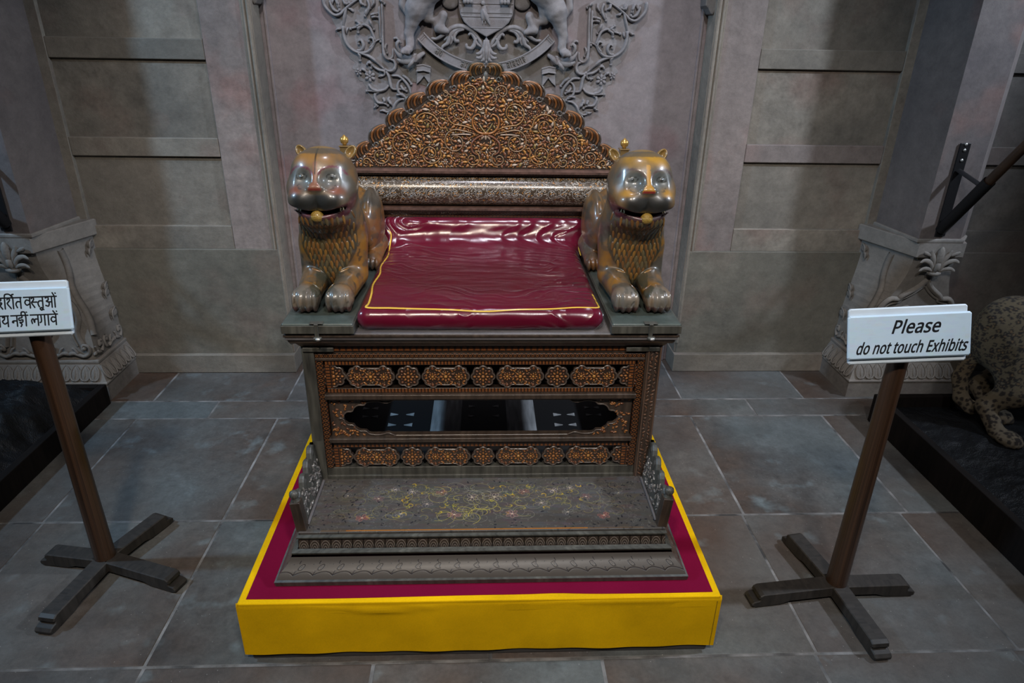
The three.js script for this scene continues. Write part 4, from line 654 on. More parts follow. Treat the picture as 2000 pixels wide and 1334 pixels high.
  for (const s of [-1, 1]) for (const [x, y, n, r] of [[0.105, 1.44, 6, 0.013], [0.115, 1.335, 6, 0.013], [0.225, 1.395, 7, 0.014], [0.21, 1.29, 6, 0.012], [0.315, 1.325, 7, 0.013], [0.4, 1.28, 6, 0.011], [0.17, 1.44, 5, 0.014], [0.165, 1.36, 6, 0.014], [0.27, 1.36, 6, 0.013], [0.26, 1.275, 5, 0.012], [0.36, 1.33, 5, 0.013], [0.155, 1.26, 6, 0.012], [0.1, 1.385, 5, 0.011], [0.355, 1.258, 5, 0.011], [0.28, 1.415, 5, 0.012], [0.2, 1.45, 5, 0.011], [0.035, 1.5, 5, 0.01], [0.11, 1.285, 6, 0.012]]) flower(AX + s * x, y, n, r);
  // leaves: the largest each a mesh of its own, the small filling as one
  const shapes = [droplet(0.0235, 0.0135, 0.0065), droplet(0.022, 0.0125, 0.006, 0.3), droplet(0.018, 0.0138, 0.006)]; let nl = 0; const rest = [], small = [droplet(0.0132, 0.0082, 0.0048), droplet(0.0108, 0.0078, 0.0044), ball(0.0036, 0, 0, 0, 1, 1, 0.9, 6, 4)];
  for (let i = 0; i < 34000; i++) {
    const big = i < 6000, x = AX + (R() - 0.5) * 1.02, y = 1.238 + R() * 0.34, r = big ? (i < 3500 ? 0.0073 : 0.0058) : i < 16000 ? 0.0042 : 0.0029; if (!free(x, y, r)) continue;
    const a = R() * 6.283;
    if (big && nl < 299) { const o = mesh('leaf', shapes[Math.floor(R() * 3)], leafM[Math.max(0, cols.indexOf(pick()))], back); o.position.set(x, y, BZ - 0.0005); o.rotation.z = a; nl++; mark(x, y, 0.0074); }
    else { const g = small[big ? 0 : i < 16000 ? Math.floor(R() * 2) : 2]; rest.push(paint(place(g, x, y, BZ - 0.0005, a, big ? 1.25 : 1), pick())); mark(x, y, r * 1.02); }
  }
  mesh('small_leaves', rest, gloss, back).userData.kind = 'stuff';
  // ---- crest of curled leaves along the arch
  const crest = () => { const gs = [], H = 0.036, L = 0.092; for (let k = 0; k < 6; k++) { const f = k / 5; gs.push(paint(strand([[L * 0.5, H * (0.42 - f * 0.25)], [L * mix(0.24, 0.36, f), H * mix(0.82, 0.3, f)], [L * mix(-0.12, 0.28, f), H * mix(1.0, 0.2, f)], [L * mix(-0.4, 0.2, f), H * mix(0.62, -0.02, f)], [L * mix(-0.5, 0.16, f), H * mix(0.02, -0.3, f)]].map((p, i) => [p[0], p[1], 0.005 + (k ? 0.004 : 0.002) - f * 0.002]), 0.0028, 0.0026, { n: 18, sides: 7, mid: k === 0 ? 0.0052 : 0.0062, flat: k === 0 ? 1.3 : 1.7 }), k === 0 ? [0.055, 0.046, 0.038] : k % 2 ? [0.2, 0.08, 0.024] : [0.06, 0.036, 0.022])); }
    const sp = []; for (let k = 0; k <= 16; k++) { const t = k / 16, a = 2.2 + t * 7.5, q = 0.0125 * (1 - t * 0.75); sp.push([-L * 0.36 + Math.cos(a) * q, -H * 0.22 + Math.sin(a) * q, 0.012 + t * 0.003]); } gs.push(paint(strand(sp, 0.0042, 0.003, { n: 24, sides: 6 }), [0.06, 0.052, 0.045]));
    gs.push(paint(extr([[-L * 0.42, -H * 0.35], [L * 0.48, -H * 0.3], [L * 0.48, H * 0.3], [L * 0.2, H * 0.78], [-L * 0.12, H * 0.92], [-L * 0.36, H * 0.6], [-L * 0.48, 0]].reverse(), 0.008, 0.002), [0.03, 0.02, 0.014])); return join(gs); };
  const cg = crest(), cm = cg.clone(); cm.scale(-1, 1, 1); { const a = cm.attributes; for (const k of Object.keys(a)) { const t = a[k], n = t.itemSize; for (let i = 0; i < t.count; i += 3) for (let j = 0; j < n; j++) { const q = t.array[(i + 1) * n + j]; t.array[(i + 1) * n + j] = t.array[(i + 2) * n + j]; t.array[(i + 2) * n + j] = q; } } }
  for (const s of [-1, 1]) for (const [x, y, a, sc] of [[0.47, 1.3, 0.86, 0.95], [0.405, 1.36, 0.82, 1], [0.337, 1.42, 0.72, 1], [0.262, 1.478, 0.62, 1.02], [0.18, 1.524, 0.5, 1.04], [0.096, 1.557, 0.42, 1.02]]) { const o = mesh('crest_leaf', s < 0 ? cg : cm, gloss, back); o.position.set(AX + s * (x - 0.006), y - 0.008, BZ - 0.012); o.rotation.z = -s * a; o.scale.setScalar(sc); }
  for (const s of [-1, 1]) { const o = mesh('crest_leaf', s < 0 ? cg : cm, phy({ color: new THREE.Color().setRGB(0.7, 0.85, 0.8), vertexColors: true, roughness: 0.45, clearcoat: 0.3 }), back); o.position.set(AX + s * 0.03, 1.58, BZ - 0.012); o.rotation.z = -s * 0.55; o.scale.set(0.78, 1.0, 1.1); }
  mesh('crest_bud', ball(0.01, AX, 1.565, BZ - 0.002, 0.9, 2.3, 0.8, 10, 8), M.lacquerGrey, back);
  for (const s of [-1, 1]) { const sp = [[AX + s * 0.488, 1.262, BZ - 0.008]]; for (let k = 0; k <= 12; k++) { const t = k / 12, a = -1.2 + t * 5.6, q = 0.014 * (1 - t * 0.6); sp.push([AX + s * (0.512 + Math.cos(a) * q), 1.272 + Math.sin(a) * q, BZ - 0.006]); } mesh('crest_curl', strand(sp, 0.007, 0.005, { n: 22 }), M.lacquer, back); }
}
// ---------------------------------------------------------------- cushion wrapped in clear plastic
{
  const t = tag(group('seat_cushion', scene, 0, 0.893, 0), 'maroon seat cushion with yellow piping, wrapped in wrinkled clear plastic', 'cushion');
  const rb = (x, y, z, cx, cy, cz, hx, hy, hz, r) => { const a = Math.abs(x - cx) - hx + r, b = Math.abs(y - cy) - hy + r, c = Math.abs(z - cz) - hz + r; return Math.hypot(Math.max(a, 0), Math.max(b, 0), Math.max(c, 0)) + Math.min(Math.max(a, b, c), 0) - r; };
  const crumple = (x, z, k) => { const back = smooth(-2.15, -2.5, z), amp = k * (0.35 + back); const rx = Math.atan2(0.3, 1), u = x * 0.98 + z * 0.2, v = z * 0.98 - x * 0.18; let s = 0; const w = perlin.noise(x * 3, z * 5, 4) * 0.8; s += (1 - Math.abs(perlin.noise(u * 5 + w, v * 26 + w * 2, 1))) * 0.0035; s += (1 - Math.abs(perlin.noise(u * 9 - w, v * 44 + w * 3, 7))) * 0.0018; return (s - 0.004) * amp * 1.25; };
  const pad = (x, y, z, off, k) => { const bulge = 0.006 * (1 - Math.pow(x / 0.38, 2)) + 0.004 * perlin.noise(x * 6, z * 6, 2); let d = rb(x, y, z, -0.008, 0.032, -2.228, 0.371, 0.034 + bulge * 0.5, 0.372, 0.033); d = smin(d, rb(x, y, z, 0.0, 0.078, -2.602, 0.395, 0.083, 0.034, 0.028), 0.09); d = Math.max(d, 0.001 - y); return d - off - crumple(x, z + y * 0.8, k); };
  mesh('cushion_cover', sdfMesh((x, y, z) => pad(x, y, z, 0, 0.6), [-0.47, -0.01, -2.66], [0.47, 0.19, -1.83], 0.008), phy({ map: clothMap([0.105, 0.003, 0.018], 71, 0.18), roughness: 0.9, specularIntensity: 0.1 }), t);
  const R = mulberry(61), pipe = [[-0.372, -2.565], [-0.36, -2.56], [-0.357, -2.5], [-0.352, -2.4], [-0.362, -2.3], [-0.354, -2.2], [-0.362, -2.1], [-0.352, -2.0], [-0.349, -1.915], [-0.35, -1.888], [-0.28, -1.881], [-0.2, -1.876], [-0.1, -1.872], [0, -1.868], [0.1, -1.871], [0.2, -1.876], [0.28, -1.884], [0.345, -1.892], [0.351, -1.92], [0.346, -2.02]];
  const surf = (x, z) => { let y = 0.13; while (y > 0 && pad(x, y, z, 0, 0.6) > 0) y -= 0.001; return y; };
  mesh('yellow_piping', strand(pipe.map(p => [p[0] + (R() - 0.5) * 0.004, surf(p[0], p[1]) + 0.0015, p[1] + (R() - 0.5) * 0.003]), 0.0024, 0.0024, { n: 120, sides: 6, mid: 0.0034, up: V3(0, 1, 0) }), phy({ color: new THREE.Color().setRGB(0.72, 0.46, 0.04), roughness: 0.6 }), t);
  mesh('piping_end', strand([[0.372, 0.05, -2.47], [0.366, 0.075, -2.5], [0.376, 0.085, -2.53], [0.388, 0.07, -2.515], [0.392, 0.045, -2.47]], 0.0024, 0.0024, { n: 24, sides: 6, up: V3(0, 1, 0) }), phy({ color: new THREE.Color().setRGB(0.72, 0.46, 0.04), roughness: 0.6 }), t);
  const wr = noiseTex(1024, 1, (u, v, R) => { const w = pf(u, v, 3, 83, 3), ridge = (n, k, p) => Math.pow(clamp(1 - Math.abs(n) * k, 0, 1), p); const a = ridge(pf(u + w * 0.25, v * 3 + w * 0.9, 3, 81, 2), 5, 2.5), b = ridge(pf(u + w * 0.2, v * 4 + w, 5, 82, 2), 5, 2.5), m = smooth(-0.25, 0.2, pf(u, v, 2, 85, 2)); const h = 0.25 + 0.45 * a * m + 0.3 * b * m + pf(u, v * 3, 8, 86, 2) * 0.12; return [h, h, h]; }, false, 84);
  const film = sdfMesh((x, y, z) => pad(x, y, z, 0.0045, 1.2), [-0.475, -0.01, -2.67], [0.475, 0.2, -1.82], 0.007);
  const q = film.attributes.uv, p = film.attributes.position; for (let i = 0; i < p.count; i++) q.setXY(i, p.getX(i), p.getZ(i) + p.getY(i));
  mesh('plastic_wrap', film, phy({ color: 0xffffff, transmission: 1, thickness: 0, ior: 1.5, roughness: 0.22, bumpMap: wr, bumpScale: 0.014 }), t);
}
// ---------------------------------------------------------------- notice stands
const GLYPH = {   // strokes of hand-painted Devanagari letters: y 0 at the head line, 1 at the foot
  'प': [0.5, [[0.06, 0], [0.06, 0.42], [0.2, 0.62], [0.5, 0.58]], [[0.5, 0], [0.5, 1]]],
  'प्र': [0.5, [[0.06, 0], [0.06, 0.42], [0.2, 0.62], [0.5, 0.58]], [[0.5, 0], [0.5, 1]], [[0.5, 0.62], [0.15, 0.92]]],
  'द': [0.5, [[0.36, 0], [0.36, 0.2], [0.1, 0.3], [0.08, 0.56], [0.32, 0.62], [0.42, 0.46], [0.28, 0.42], [0.22, 0.6], [0.46, 1]]],
  'र्शि': [0.9, [[0.08, 0], [0.08, 1]], [[0.08, 0], [0.14, -0.3], [0.5, -0.34], [0.84, 0]], [[0.3, 0.16], [0.42, 0.04], [0.54, 0.18], [0.36, 0.42], [0.3, 0.5], [0.62, 0.98]], [[0.84, 0], [0.84, 1]], [[0.84, 0], [0.74, -0.26], [0.9, -0.32]]],
  'त': [0.5, [[0.5, 0.4], [0.2, 0.38], [0.06, 0.6], [0.16, 0.92]], [[0.5, 0], [0.5, 1]]],
  'व': [0.5, [[0.5, 0.34], [0.18, 0.26], [0.04, 0.5], [0.2, 0.72], [0.5, 0.6]], [[0.5, 0], [0.5, 1]]],
  'स्': [0.42, [[0.02, 0.14], [0.14, 0.02], [0.24, 0.18], [0.08, 0.44], [0.02, 0.5], [0.28, 0.96]], [[0.1, 0.47], [0.52, 0.47]]],
  'तु': [0.6, [[0.5, 0.4], [0.2, 0.38], [0.06, 0.6], [0.16, 0.92]], [[0.5, 0], [0.5, 1]], [[0.5, 1], [0.36, 1.24], [0.22, 1.1], [0.36, 1.0], [0.54, 1.2]]],
  'ओं': [1.0, [[0.04, 0.12], [0.26, 0.05], [0.3, 0.3], [0.12, 0.42], [0.36, 0.56], [0.28, 0.88], [0.04, 0.82]], [[0.32, 0.5], [0.62, 0.5]], [[0.62, 0], [0.62, 1]], [[0.9, 0], [0.9, 1]], [[0.9, 0], [0.72, -0.34]], [[0.98, -0.3], [1.0, -0.28]]],
  'ह': [0.5, [[0.34, 0], [0.34, 0.2], [0.06, 0.26], [0.08, 0.46], [0.4, 0.42], [0.38, 0.62], [0.12, 0.66], [0.3, 0.84], [0.2, 1.04]]],
  'ा': [0.25, [[0.16, 0], [0.16, 1]]],
  'थ': [0.55, [[0.08, 0.14], [0.24, 0.06], [0.22, 0.32], [0.04, 0.5], [0.22, 0.74], [0.55, 0.6]], [[0.55, 0], [0.55, 1]]],
  'न': [0.5, [[0.5, 0.5], [0.14, 0.5], [0.06, 0.6], [0.14, 0.66], [0.18, 0.52]], [[0.5, 0], [0.5, 1]]],
  'हीं': [0.85, [[0.34, 0], [0.34, 0.2], [0.06, 0.26], [0.08, 0.46], [0.4, 0.42], [0.38, 0.62], [0.12, 0.66], [0.3, 0.84], [0.2, 1.04]], [[0.7, 1], [0.7, 0], [0.62, -0.3], [0.34, -0.3], [0.3, 0]], [[0.8, -0.3], [0.82, -0.28]]],
  'ल': [0.65, [[0.08, 0.8], [0.04, 0.5], [0.18, 0.36], [0.3, 0.7], [0.36, 0.42], [0.65, 0.4]], [[0.65, 0], [0.65, 1]]],
  'ग': [0.55, [[0.16, 0], [0.16, 0.66], [0.04, 0.74]], [[0.5, 0], [0.5, 1]]],
  'वें': [0.6, [[0.5, 0.34], [0.18, 0.26], [0.04, 0.5], [0.2, 0.72], [0.5, 0.6]], [[0.5, 0], [0.5, 1]], [[0.5, 0], [0.28, -0.32]], [[0.6, -0.28], [0.62, -0.26]]],
  'ज': [0.6, [[0.6, 0.46], [0.2, 0.46]], [[0.2, 0.46], [0.1, 0.74], [0.3, 0.86], [0.4, 0.66]], [[0.6, 0], [0.6, 1]]],
  'य': [0.5, [[0.08, 0.16], [0.2, 0.3], [0.06, 0.5], [0.24, 0.68], [0.5, 0.58]], [[0.5, 0], [0.5, 1]]],
  'जं': [0.6, [[0.6, 0.46], [0.2, 0.46]], [[0.2, 0.46], [0.1, 0.74], [0.3, 0.86], [0.4, 0.66]], [[0.6, 0], [0.6, 1]], [[0.4, -0.25], [0.42, -0.25]]],
  'ध': [0.5, [[0.1, 0.1], [0.22, 0.2], [0.1, 0.4], [0.12, 0.66], [0.5, 0.58]], [[0.5, 0.2], [0.5, 1]]],
  'र': [0.35, [[0.1, 0.0], [0.26, 0.1], [0.24, 0.3], [0.06, 0.42], [0.3, 0.94]]],
  'ब': [0.5, [[0.5, 0.34], [0.18, 0.26], [0.04, 0.5], [0.2, 0.72], [0.5, 0.6]], [[0.1, 0.36], [0.42, 0.62]], [[0.5, 0], [0.5, 1]]],
  'श': [0.6, [[0.06, 0.14], [0.2, 0.04], [0.3, 0.18], [0.14, 0.42], [0.06, 0.5], [0.38, 0.98]], [[0.6, 0], [0.6, 1]]],
};
function writeHindi(x, words, X, Y, s, sl) {     // words: arrays of glyph keys; returns nothing, draws at X, Y with head height s
  for (const wd of words) { const x0 = X; for (const k of wd) { const g = GLYPH[k]; for (const st of g.slice(1)) { const P = st.length > 2 ? curve(st, st.length * 6) : st.map(p => ({ x: p[0], y: p[1] })); x.beginPath(); P.forEach((p, i) => { const a = X + p.x * s - (p.y - 1) * s * sl, b = Y + p.y * s; i ? x.lineTo(a, b) : x.moveTo(a, b); }); x.stroke(); } X += (g[0] + 0.13) * s; } x.beginPath(); x.moveTo(x0 - 0.05 * s + s * sl, Y); x.lineTo(X - 0.06 * s + s * sl, Y); x.stroke(); X += 0.22 * s; }
}
function notice(draw) {
  return canvas(1024, 480, (x, w, h) => { x.fillStyle = '#b9cfe0'; x.fillRect(0, 0, w, h); const R = mulberry(2); for (let i = 0; i < 500; i++) { x.fillStyle = `rgba(${150 + R() * 60},${165 + R() * 60},${175 + R() * 60},0.06)`; x.beginPath(); x.ellipse(R() * w, R() * h, R() * 60, R() * 30, 0, 0, 7); x.fill(); } x.strokeStyle = x.fillStyle = '#101216'; x.lineCap = x.lineJoin = 'round'; draw(x, w, h); });
}
function stand(label, X, Z, board, ink, legs) {
  const t = tag(group('notice_stand', scene, X, 0, Z), label, 'sign stand');
  // crossed feet with stepped, rounded ends
  legs.forEach(([lx, lz], i) => {
    const L = Math.hypot(lx, lz), a = Math.atan2(-lz, lx);
    const pr = [[-0.03, 0.012], [L - 0.13, 0.012], [L - 0.1, 0.002], [L - 0.012, 0.0], [L + 0.002, 0.006], [L + 0.004, 0.016], [L - 0.004, 0.024], [L - 0.022, 0.027], [L - 0.024, 0.03], [L - 0.018, 0.036], [L - 0.022, 0.046], [L - 0.034, 0.052], [-0.03, 0.052]];
    const g = extr(pr, 0.056, 0.003); g.translate(0, 0, -0.028); const o = mesh('foot', boxUV(g), M.foot, t); o.rotation.y = a; if (i < 2) o.position.y = 0.0005;
  });
  mesh('post', lathe([[0, 0.045], [0.033, 0.045], [0.0345, 0.05], [0.033, 0.06], [0.0265, 0.9], [0.0255, 0.93], [0, 0.93]], 22), M.post, t);
  const b = group('sign_board', t, board.x, board.y, board.z); b.rotation.set(board.tilt, board.yaw, board.roll, 'YXZ');
  const W = board.w, H = board.h, c = 0.005, outline = (w, h) => [[-w / 2 + c, -h / 2], [w / 2 - c, -h / 2], [w / 2, -h / 2 + c], [w / 2, h / 2 - c], [w / 2 - c, h / 2], [-w / 2 + c, h / 2], [-w / 2, h / 2 - c], [-w / 2, -h / 2 + c]];
  const white = std({ map: noiseTex(256, 0.4, (u, v, R) => { const g = 0.66 + pf(u, v, 5, 91, 3) * 0.12; return [g * 0.84, g * 0.97, g * 1.08]; }, true, 91), roughness: 0.5 });
  const base = extr(outline(W - 0.012, H), 0.012, 0.003); base.translate(0, 0, -0.008); mesh('backing_board', base, white, b);
  const face = extr(outline(W, H - 0.034), 0.012, 0.004); face.translate(0, -0.002, 0.003); const p = face.attributes.position, uv = face.attributes.uv; for (let i = 0; i < p.count; i++) uv.setXY(i, (p.getX(i) + W / 2) / W, (p.getY(i) + 0.002 + (H - 0.034) / 2) / (H - 0.034));
  mesh('lettered_face', face, std({ map: ctex(ink), roughness: 0.45 }), b);
  return t;
}
const hindi = notice((x, w, h) => { x.lineWidth = 16; x.scale(0.69, 1); writeHindi(x, [['प्र', 'द', 'र्शि', 'त'], ['व', 'स्', 'तु', 'ओं']], 615, 100, 118, 0.04); writeHindi(x, [['ह', 'ा', 'थ'], ['न', 'हीं'], ['ल', 'ग', 'ा', 'वें']], 600, 296, 116, 0.04); });
const english = notice((x, w, h) => {
  const text = (s, X, Y, size, sx) => { x.save(); x.transform(1, 0, -0.24, 1, X, Y); x.scale(sx, 1.3); x.font = `${size}px sans-serif`; x.fillText(s, 0, 0); x.lineWidth = 6.5; x.strokeText(s, 0, 0); x.restore(); };
  text('Please', 350, 205, 150, 0.94); text('do not touch Exhibits', 60, 418, 132, 0.735);
});
stand('notice stand with white board in black Hindi lettering, left of the throne', -1.303, -1.863, { x: -0.052, y: 0.972, z: 0.03, w: 0.352, h: 0.158, tilt: -0.28, yaw: 0.12, roll: 0.0 }, hindi, [[0.1, -0.245], [-0.228, -0.04], [0.29, 0.105], [-0.05, 0.29]]);
stand('notice stand with a white board reading Please do not touch Exhibits, right of the throne', 1.185, -1.69, { x: -0.017, y: 0.97, z: 0.03, w: 0.328, h: 0.156, tilt: -0.28, yaw: -0.1, roll: 0.085 }, english, [[-0.045, -0.265], [-0.305, 0.035], [0.264, -0.005], [0.018, 0.275]]);
// ---------------------------------------------------------------- crouching lion figures on the arms
const HC = Math.cos(0.21), HS = Math.sin(0.21), headUp = (y, z) => [0.35 + (y - 0.35) * HC + (z - 0.15) * HS, 0.15 - (y - 0.35) * HS + (z - 0.15) * HC];
const lionF = (X, y, z) => {
  const x = Math.abs(X);
  // trunk, shoulders, haunches
  let d = sdCap(X, y, z, [0, 0.16, 0.1], [0, 0.135, -0.24], 0.086, 0.084);
  d = smin(d, sdBall(X, y, z, 0, 0.15, -0.26, 0.088, 0.115, 0.1), 0.05);
  d = smin(d, sdBall(x, y, z, 0.052, 0.145, 0.09, 0.048, 0.11, 0.075), 0.03);
  d = smin(d, sdBall(X, y, z, 0, 0.18, 0.115, 0.094, 0.15, 0.09), 0.04);
  d = smin(d, sdBall(X, y, z, 0, 0.09, 0.125, 0.055, 0.085, 0.07), 0.03);
  const haunch = sdBall(x, y, z, 0.075, 0.135, -0.215, 0.043, 0.128, 0.125); d = smin(d, haunch, 0.012);
  // neck and mane block
  d = smin(d, sdCap(X, y, z, [0, 0.25, 0.11], [0, 0.34, 0.13], 0.085, 0.09), 0.05);
  // head, tipped back a little
  const hy = 0.35 + (y - 0.35) * HC - (z - 0.15) * HS, hz = 0.15 + (y - 0.35) * HS + (z - 0.15) * HC;
  let h = sdBall(X, hy, hz, 0, 0.362, 0.155, 0.1, 0.098, 0.112);
  h = smin(h, sdBall(X, hy, hz, 0, 0.325, 0.2, 0.09, 0.078, 0.085), 0.04);
  h = smin(h, sdBall(X, hy, hz, 0, 0.4, 0.2, 0.072, 0.045, 0.06), 0.035);        // brow
  h = smin(h, sdBall(x, hy, hz, 0.039, 0.301, 0.25, 0.05, 0.041, 0.045), 0.02); // muzzle pads
  h = smin(h, sdBall(x, hy, hz, 0.066, 0.33, 0.205, 0.034, 0.036, 0.042), 0.02);   // cheeks
  const hol = sdBall(x, hy, hz, 0.046, 0.364, 0.29, 0.036, 0.03, 0.033); h = smax(h, -hol, 0.012); // eye hollows
  h = smin(h, sdCap(X, hy, hz, [0, 0.41, 0.248], [0, 0.338, 0.284], 0.009, 0.012), 0.012);           // nose ridge
  h = smin(h, sdBall(x, hy, hz, 0.011, 0.336, 0.284, 0.013, 0.01, 0.012), 0.008);
  h = smin(h, sdBall(x, hy, hz, 0.044, 0.368, 0.2505, 0.0145, 0.007, 0.0085), 0.004);                 // eyes
  h = smin(h, sdBall(x, hy, hz, 0.044, 0.368, 0.2575, 0.0054, 0.0054, 0.005), 0.002);
  const brow = Math.hypot(Math.hypot((x - 0.046) / 1.1, hy - 0.362) - 0.036, (hz - (0.264 - x * x * 7)) * 0.7) - 0.003; if (hy > 0.372) h = smin(h, brow, 0.005);
  h = smin(h, sdBall(X, hy, hz, 0, 0.245, 0.192, 0.075, 0.03, 0.072), 0.02);
  h = smin(h, sdBall(X, y, z, 0, 0.238, 0.155, 0.084, 0.06, 0.07), 0.03);       // lower jaw
  h = smax(h, -sdBall(X, hy, hz, 0, 0.262 + x * x * 3.2, 0.25, 0.094, 0.0072, 0.055), 0.005); // mouth
  h = smin(h, Math.hypot(Math.hypot(X, (hz - 0.185) * 0.95) - 0.0745, hy - (0.2495 + x * x * 3.4)) - 0.0075 + (hz < 0.19 ? (0.19 - hz) * 0.6 : 0), 0.005); // lower lip
  // ears
  const ex = x * 0.82 + (hy - 0.44) * -0.57, ey = x * 0.57 + (hy - 0.44) * 0.82; const ear = smax(sdBall(ex, ey, hz, 0.058, 0.046, 0.118, 0.017, 0.026, 0.018), -sdBall(ex, ey, hz, 0.058, 0.05, 0.135, 0.0115, 0.022, 0.017), 0.003);
  h = smin(h, ear, 0.008);
  d = smin(d, h, 0.018);
  // fore legs and paws
  let l = sdCap(x, y, z, [0.06, 0.16, 0.12], [0.06, 0.06, 0.13], 0.05, 0.046);
  l = smin(l, sdCap(x, y, z, [0.058, 0.05, 0.13], [0.05, 0.038, 0.3], 0.046, 0.037), 0.012);
  l = smin(l, sdBall(x, y, z, 0.05, 0.04, 0.325, 0.044, 0.04, 0.046), 0.012);
  for (let i = 0; i < 4; i++) l = smin(l, sdBall(x, y, z, 0.05 + (i - 1.5) * 0.0195, 0.036, 0.352 - Math.abs(i - 1.5) * 0.006, 0.0105, 0.034, 0.024), 0.004);
  d = smin(d, l, 0.008);
  // hind feet
  let k = sdCap(x, y, z, [0.088, 0.06, -0.22], [0.09, 0.03, -0.1], 0.04, 0.028); k = smin(k, sdBall(x, y, z, 0.09, 0.028, -0.085, 0.029, 0.028, 0.036), 0.01);
  for (let i = 0; i < 3; i++) k = smin(k, sdBall(x, y, z, 0.09 + (i - 1) * 0.016, 0.024, -0.058, 0.0085, 0.022, 0.017), 0.003);
  d = smin(d, k, 0.006);
  d = smin(d, sdCap(X, y, z, [0.05, 0.05, -0.34], [0.12, 0.035, -0.27], 0.016, 0.014), 0.01);
  d += 0.0006 * Math.sin(95 * x + 20 * z) * Math.sin(85 * y + 1) * Math.sin(80 * z);
  return Math.max(d, 0.0008 - y);
};
const lionColour = (p) => (X, y, z, nx, ny, nz) => {
  const x = Math.abs(X), n = fbm(X * 14 + p.seed, y * 14, z * 14, 4), n2 = fbm(X * 40, y * 40 + p.seed, z * 40, 3);
  let c = mix3([0.07, 0.058, 0.042], [0.25, 0.112, 0.014], clamp(0.42 + n * 2.4, 0, 1));
  c = mix3(c, [0.13, 0.12, 0.095], clamp(n2 * 1.6 - 0.12, 0, 0.55));
  if (z < 0 && y < 0.2) c = mix3(c, [0.2, 0.075, 0.03], clamp(0.3 + n, 0, 0.7));
  if (y > 0.02 && z > 0.26 && y < 0.09) c = mix3(c, [0.17, 0.155, 0.13], smooth(0.29, 0.35, z) * 0.65);
  if (y < 0.026 && z > 0.335) c = mix3(c, [0.085, 0.022, 0.024], 0.85);
  // painted spots on the legs
  { const u = X * 42, v = (y + z) * 42, s = perlin.noise(u * 1.5, v * 1.5, 3 + p.seed + z * 20); if (s > 0.42 && y < 0.26) c = mix3(c, [0.035, 0.028, 0.018], 0.75); if (perlin.noise(x * 22, y * 30, z * 18 + p.seed) > 0.3) c = mix3(c, [0.06, 0.055, 0.042], 0.6); }
  // chest field between the feathers
  const chest = z > 0.12 && y > 0.05 && y < 0.268 && x < 0.088 * Math.pow(smooth(0.03, 0.17, y), 0.7);
  if (chest) c = mix3(c, [0.035, 0.036, 0.02], 0.8);
  { const by = y, bz = z; y = 0.35 + (by - 0.35) * HC - (bz - 0.15) * HS; z = 0.15 + (by - 0.35) * HS + (bz - 0.15) * HC; }
  if (y > 0.225 && z > 0.06) {                         // face
    c = mix3(c, [0.105, 0.095, 0.07], 0.5);
    const front = smooth(0.19, 0.235, z);
    const fore = Math.exp(-Math.pow((y - 0.425) / 0.024, 2)) * smooth(0.16, 0.21, z) * (1 - smooth(0.045, 0.09, x)); c = mix3(c, p.fore, clamp(fore * (0.8 + n * 1.4), 0, 1));
    const eye = Math.exp(-Math.pow((x - 0.046) / 0.033, 4)) * Math.exp(-Math.pow((y - 0.36) / 0.034, 4)) * front; c = mix3(c, mix3([0.15, 0.172, 0.172], [0.09, 0.108, 0.112], clamp(0.5 + n2 * 2, 0, 1)), eye * 0.92);
    const ed = Math.hypot((x - 0.044) / 0.0155, (y - 0.368) / 0.0082); if (front > 0.5) { if (ed > 0.85 && ed < 1.15) c = mix3(c, [0.03, 0.028, 0.025], 0.8); const ir = Math.hypot(x - 0.044, y - 0.368); if (ir < 0.006) c = [0.09, 0.1, 0.105]; if (ir < 0.003) c = [0.02, 0.02, 0.02]; }
    const br = Math.abs(Math.hypot((x - 0.046) / 1.1, y - 0.362) - 0.036); if (y > 0.374 && br < 0.0032 && front > 0.2) c = mix3(c, p.brow, 0.8);
    const ch = Math.exp(-Math.pow(Math.hypot((x - 0.062) / 0.02, (y - 0.327) / 0.014), 2)) * front; c = mix3(c, p.cheek, clamp(ch * (1 + n), 0, 0.9));
    const cl = Math.abs(Math.hypot(x - 0.042, y - 0.343) - 0.011); if (cl < 0.0018 && y < 0.348 && x > 0.04 && front > 0.5) c = mix3(c, [0.04, 0.045, 0.05], 0.7);
    if (x < 0.0045 + smooth(0.362, 0.332, y) * 0.0145 && y > 0.33 && y < 0.41 && z > 0.24) c = mix3(c, p.nose, 0.85);
    const mz = smooth(0.322, 0.312, y) * smooth(0.265 + x * x * 2.5, 0.272 + x * x * 2.5, y) * smooth(0.21, 0.245, z) * (1 - smooth(0.055, 0.085, x)); c = mix3(c, [0.018, 0.02, 0.02], mz * 0.95);
    if (x < 0.017 && y > 0.328 && y < 0.334 && z > 0.27) c = p.nosetip;
    if (y < 0.27 + x * x * 3 && y > 0.236 + x * x * 3 && z > 0.17) c = mix3(c, mix3([0.11, 0.03, 0.034], [0.07, 0.05, 0.05], clamp(0.5 + n2 * 2, 0, 1)), smooth(0.236 + x * x * 3, 0.243 + x * x * 3, y));
    if (Math.abs(X) < 0.0016 + 0.001 * n2 && y > 0.375 && y < 0.455 && z > 0.14) c = mix3(c, [0.015, 0.012, 0.01], p.crack);
    if (y > 0.452 || (y > 0.43 && x > 0.06 && z < 0.13)) c = mix3(c, [0.3, 0.18, 0.035], 0.6); else if (y > 0.435) c = mix3(c, [0.075, 0.07, 0.055], 0.7);
  }
  return c.map(v => v * 0.86);
};
const lionG = sdfMesh(lionF, [-0.145, -0.004, -0.39], [0.145, 0.49, 0.4], 0.0042);
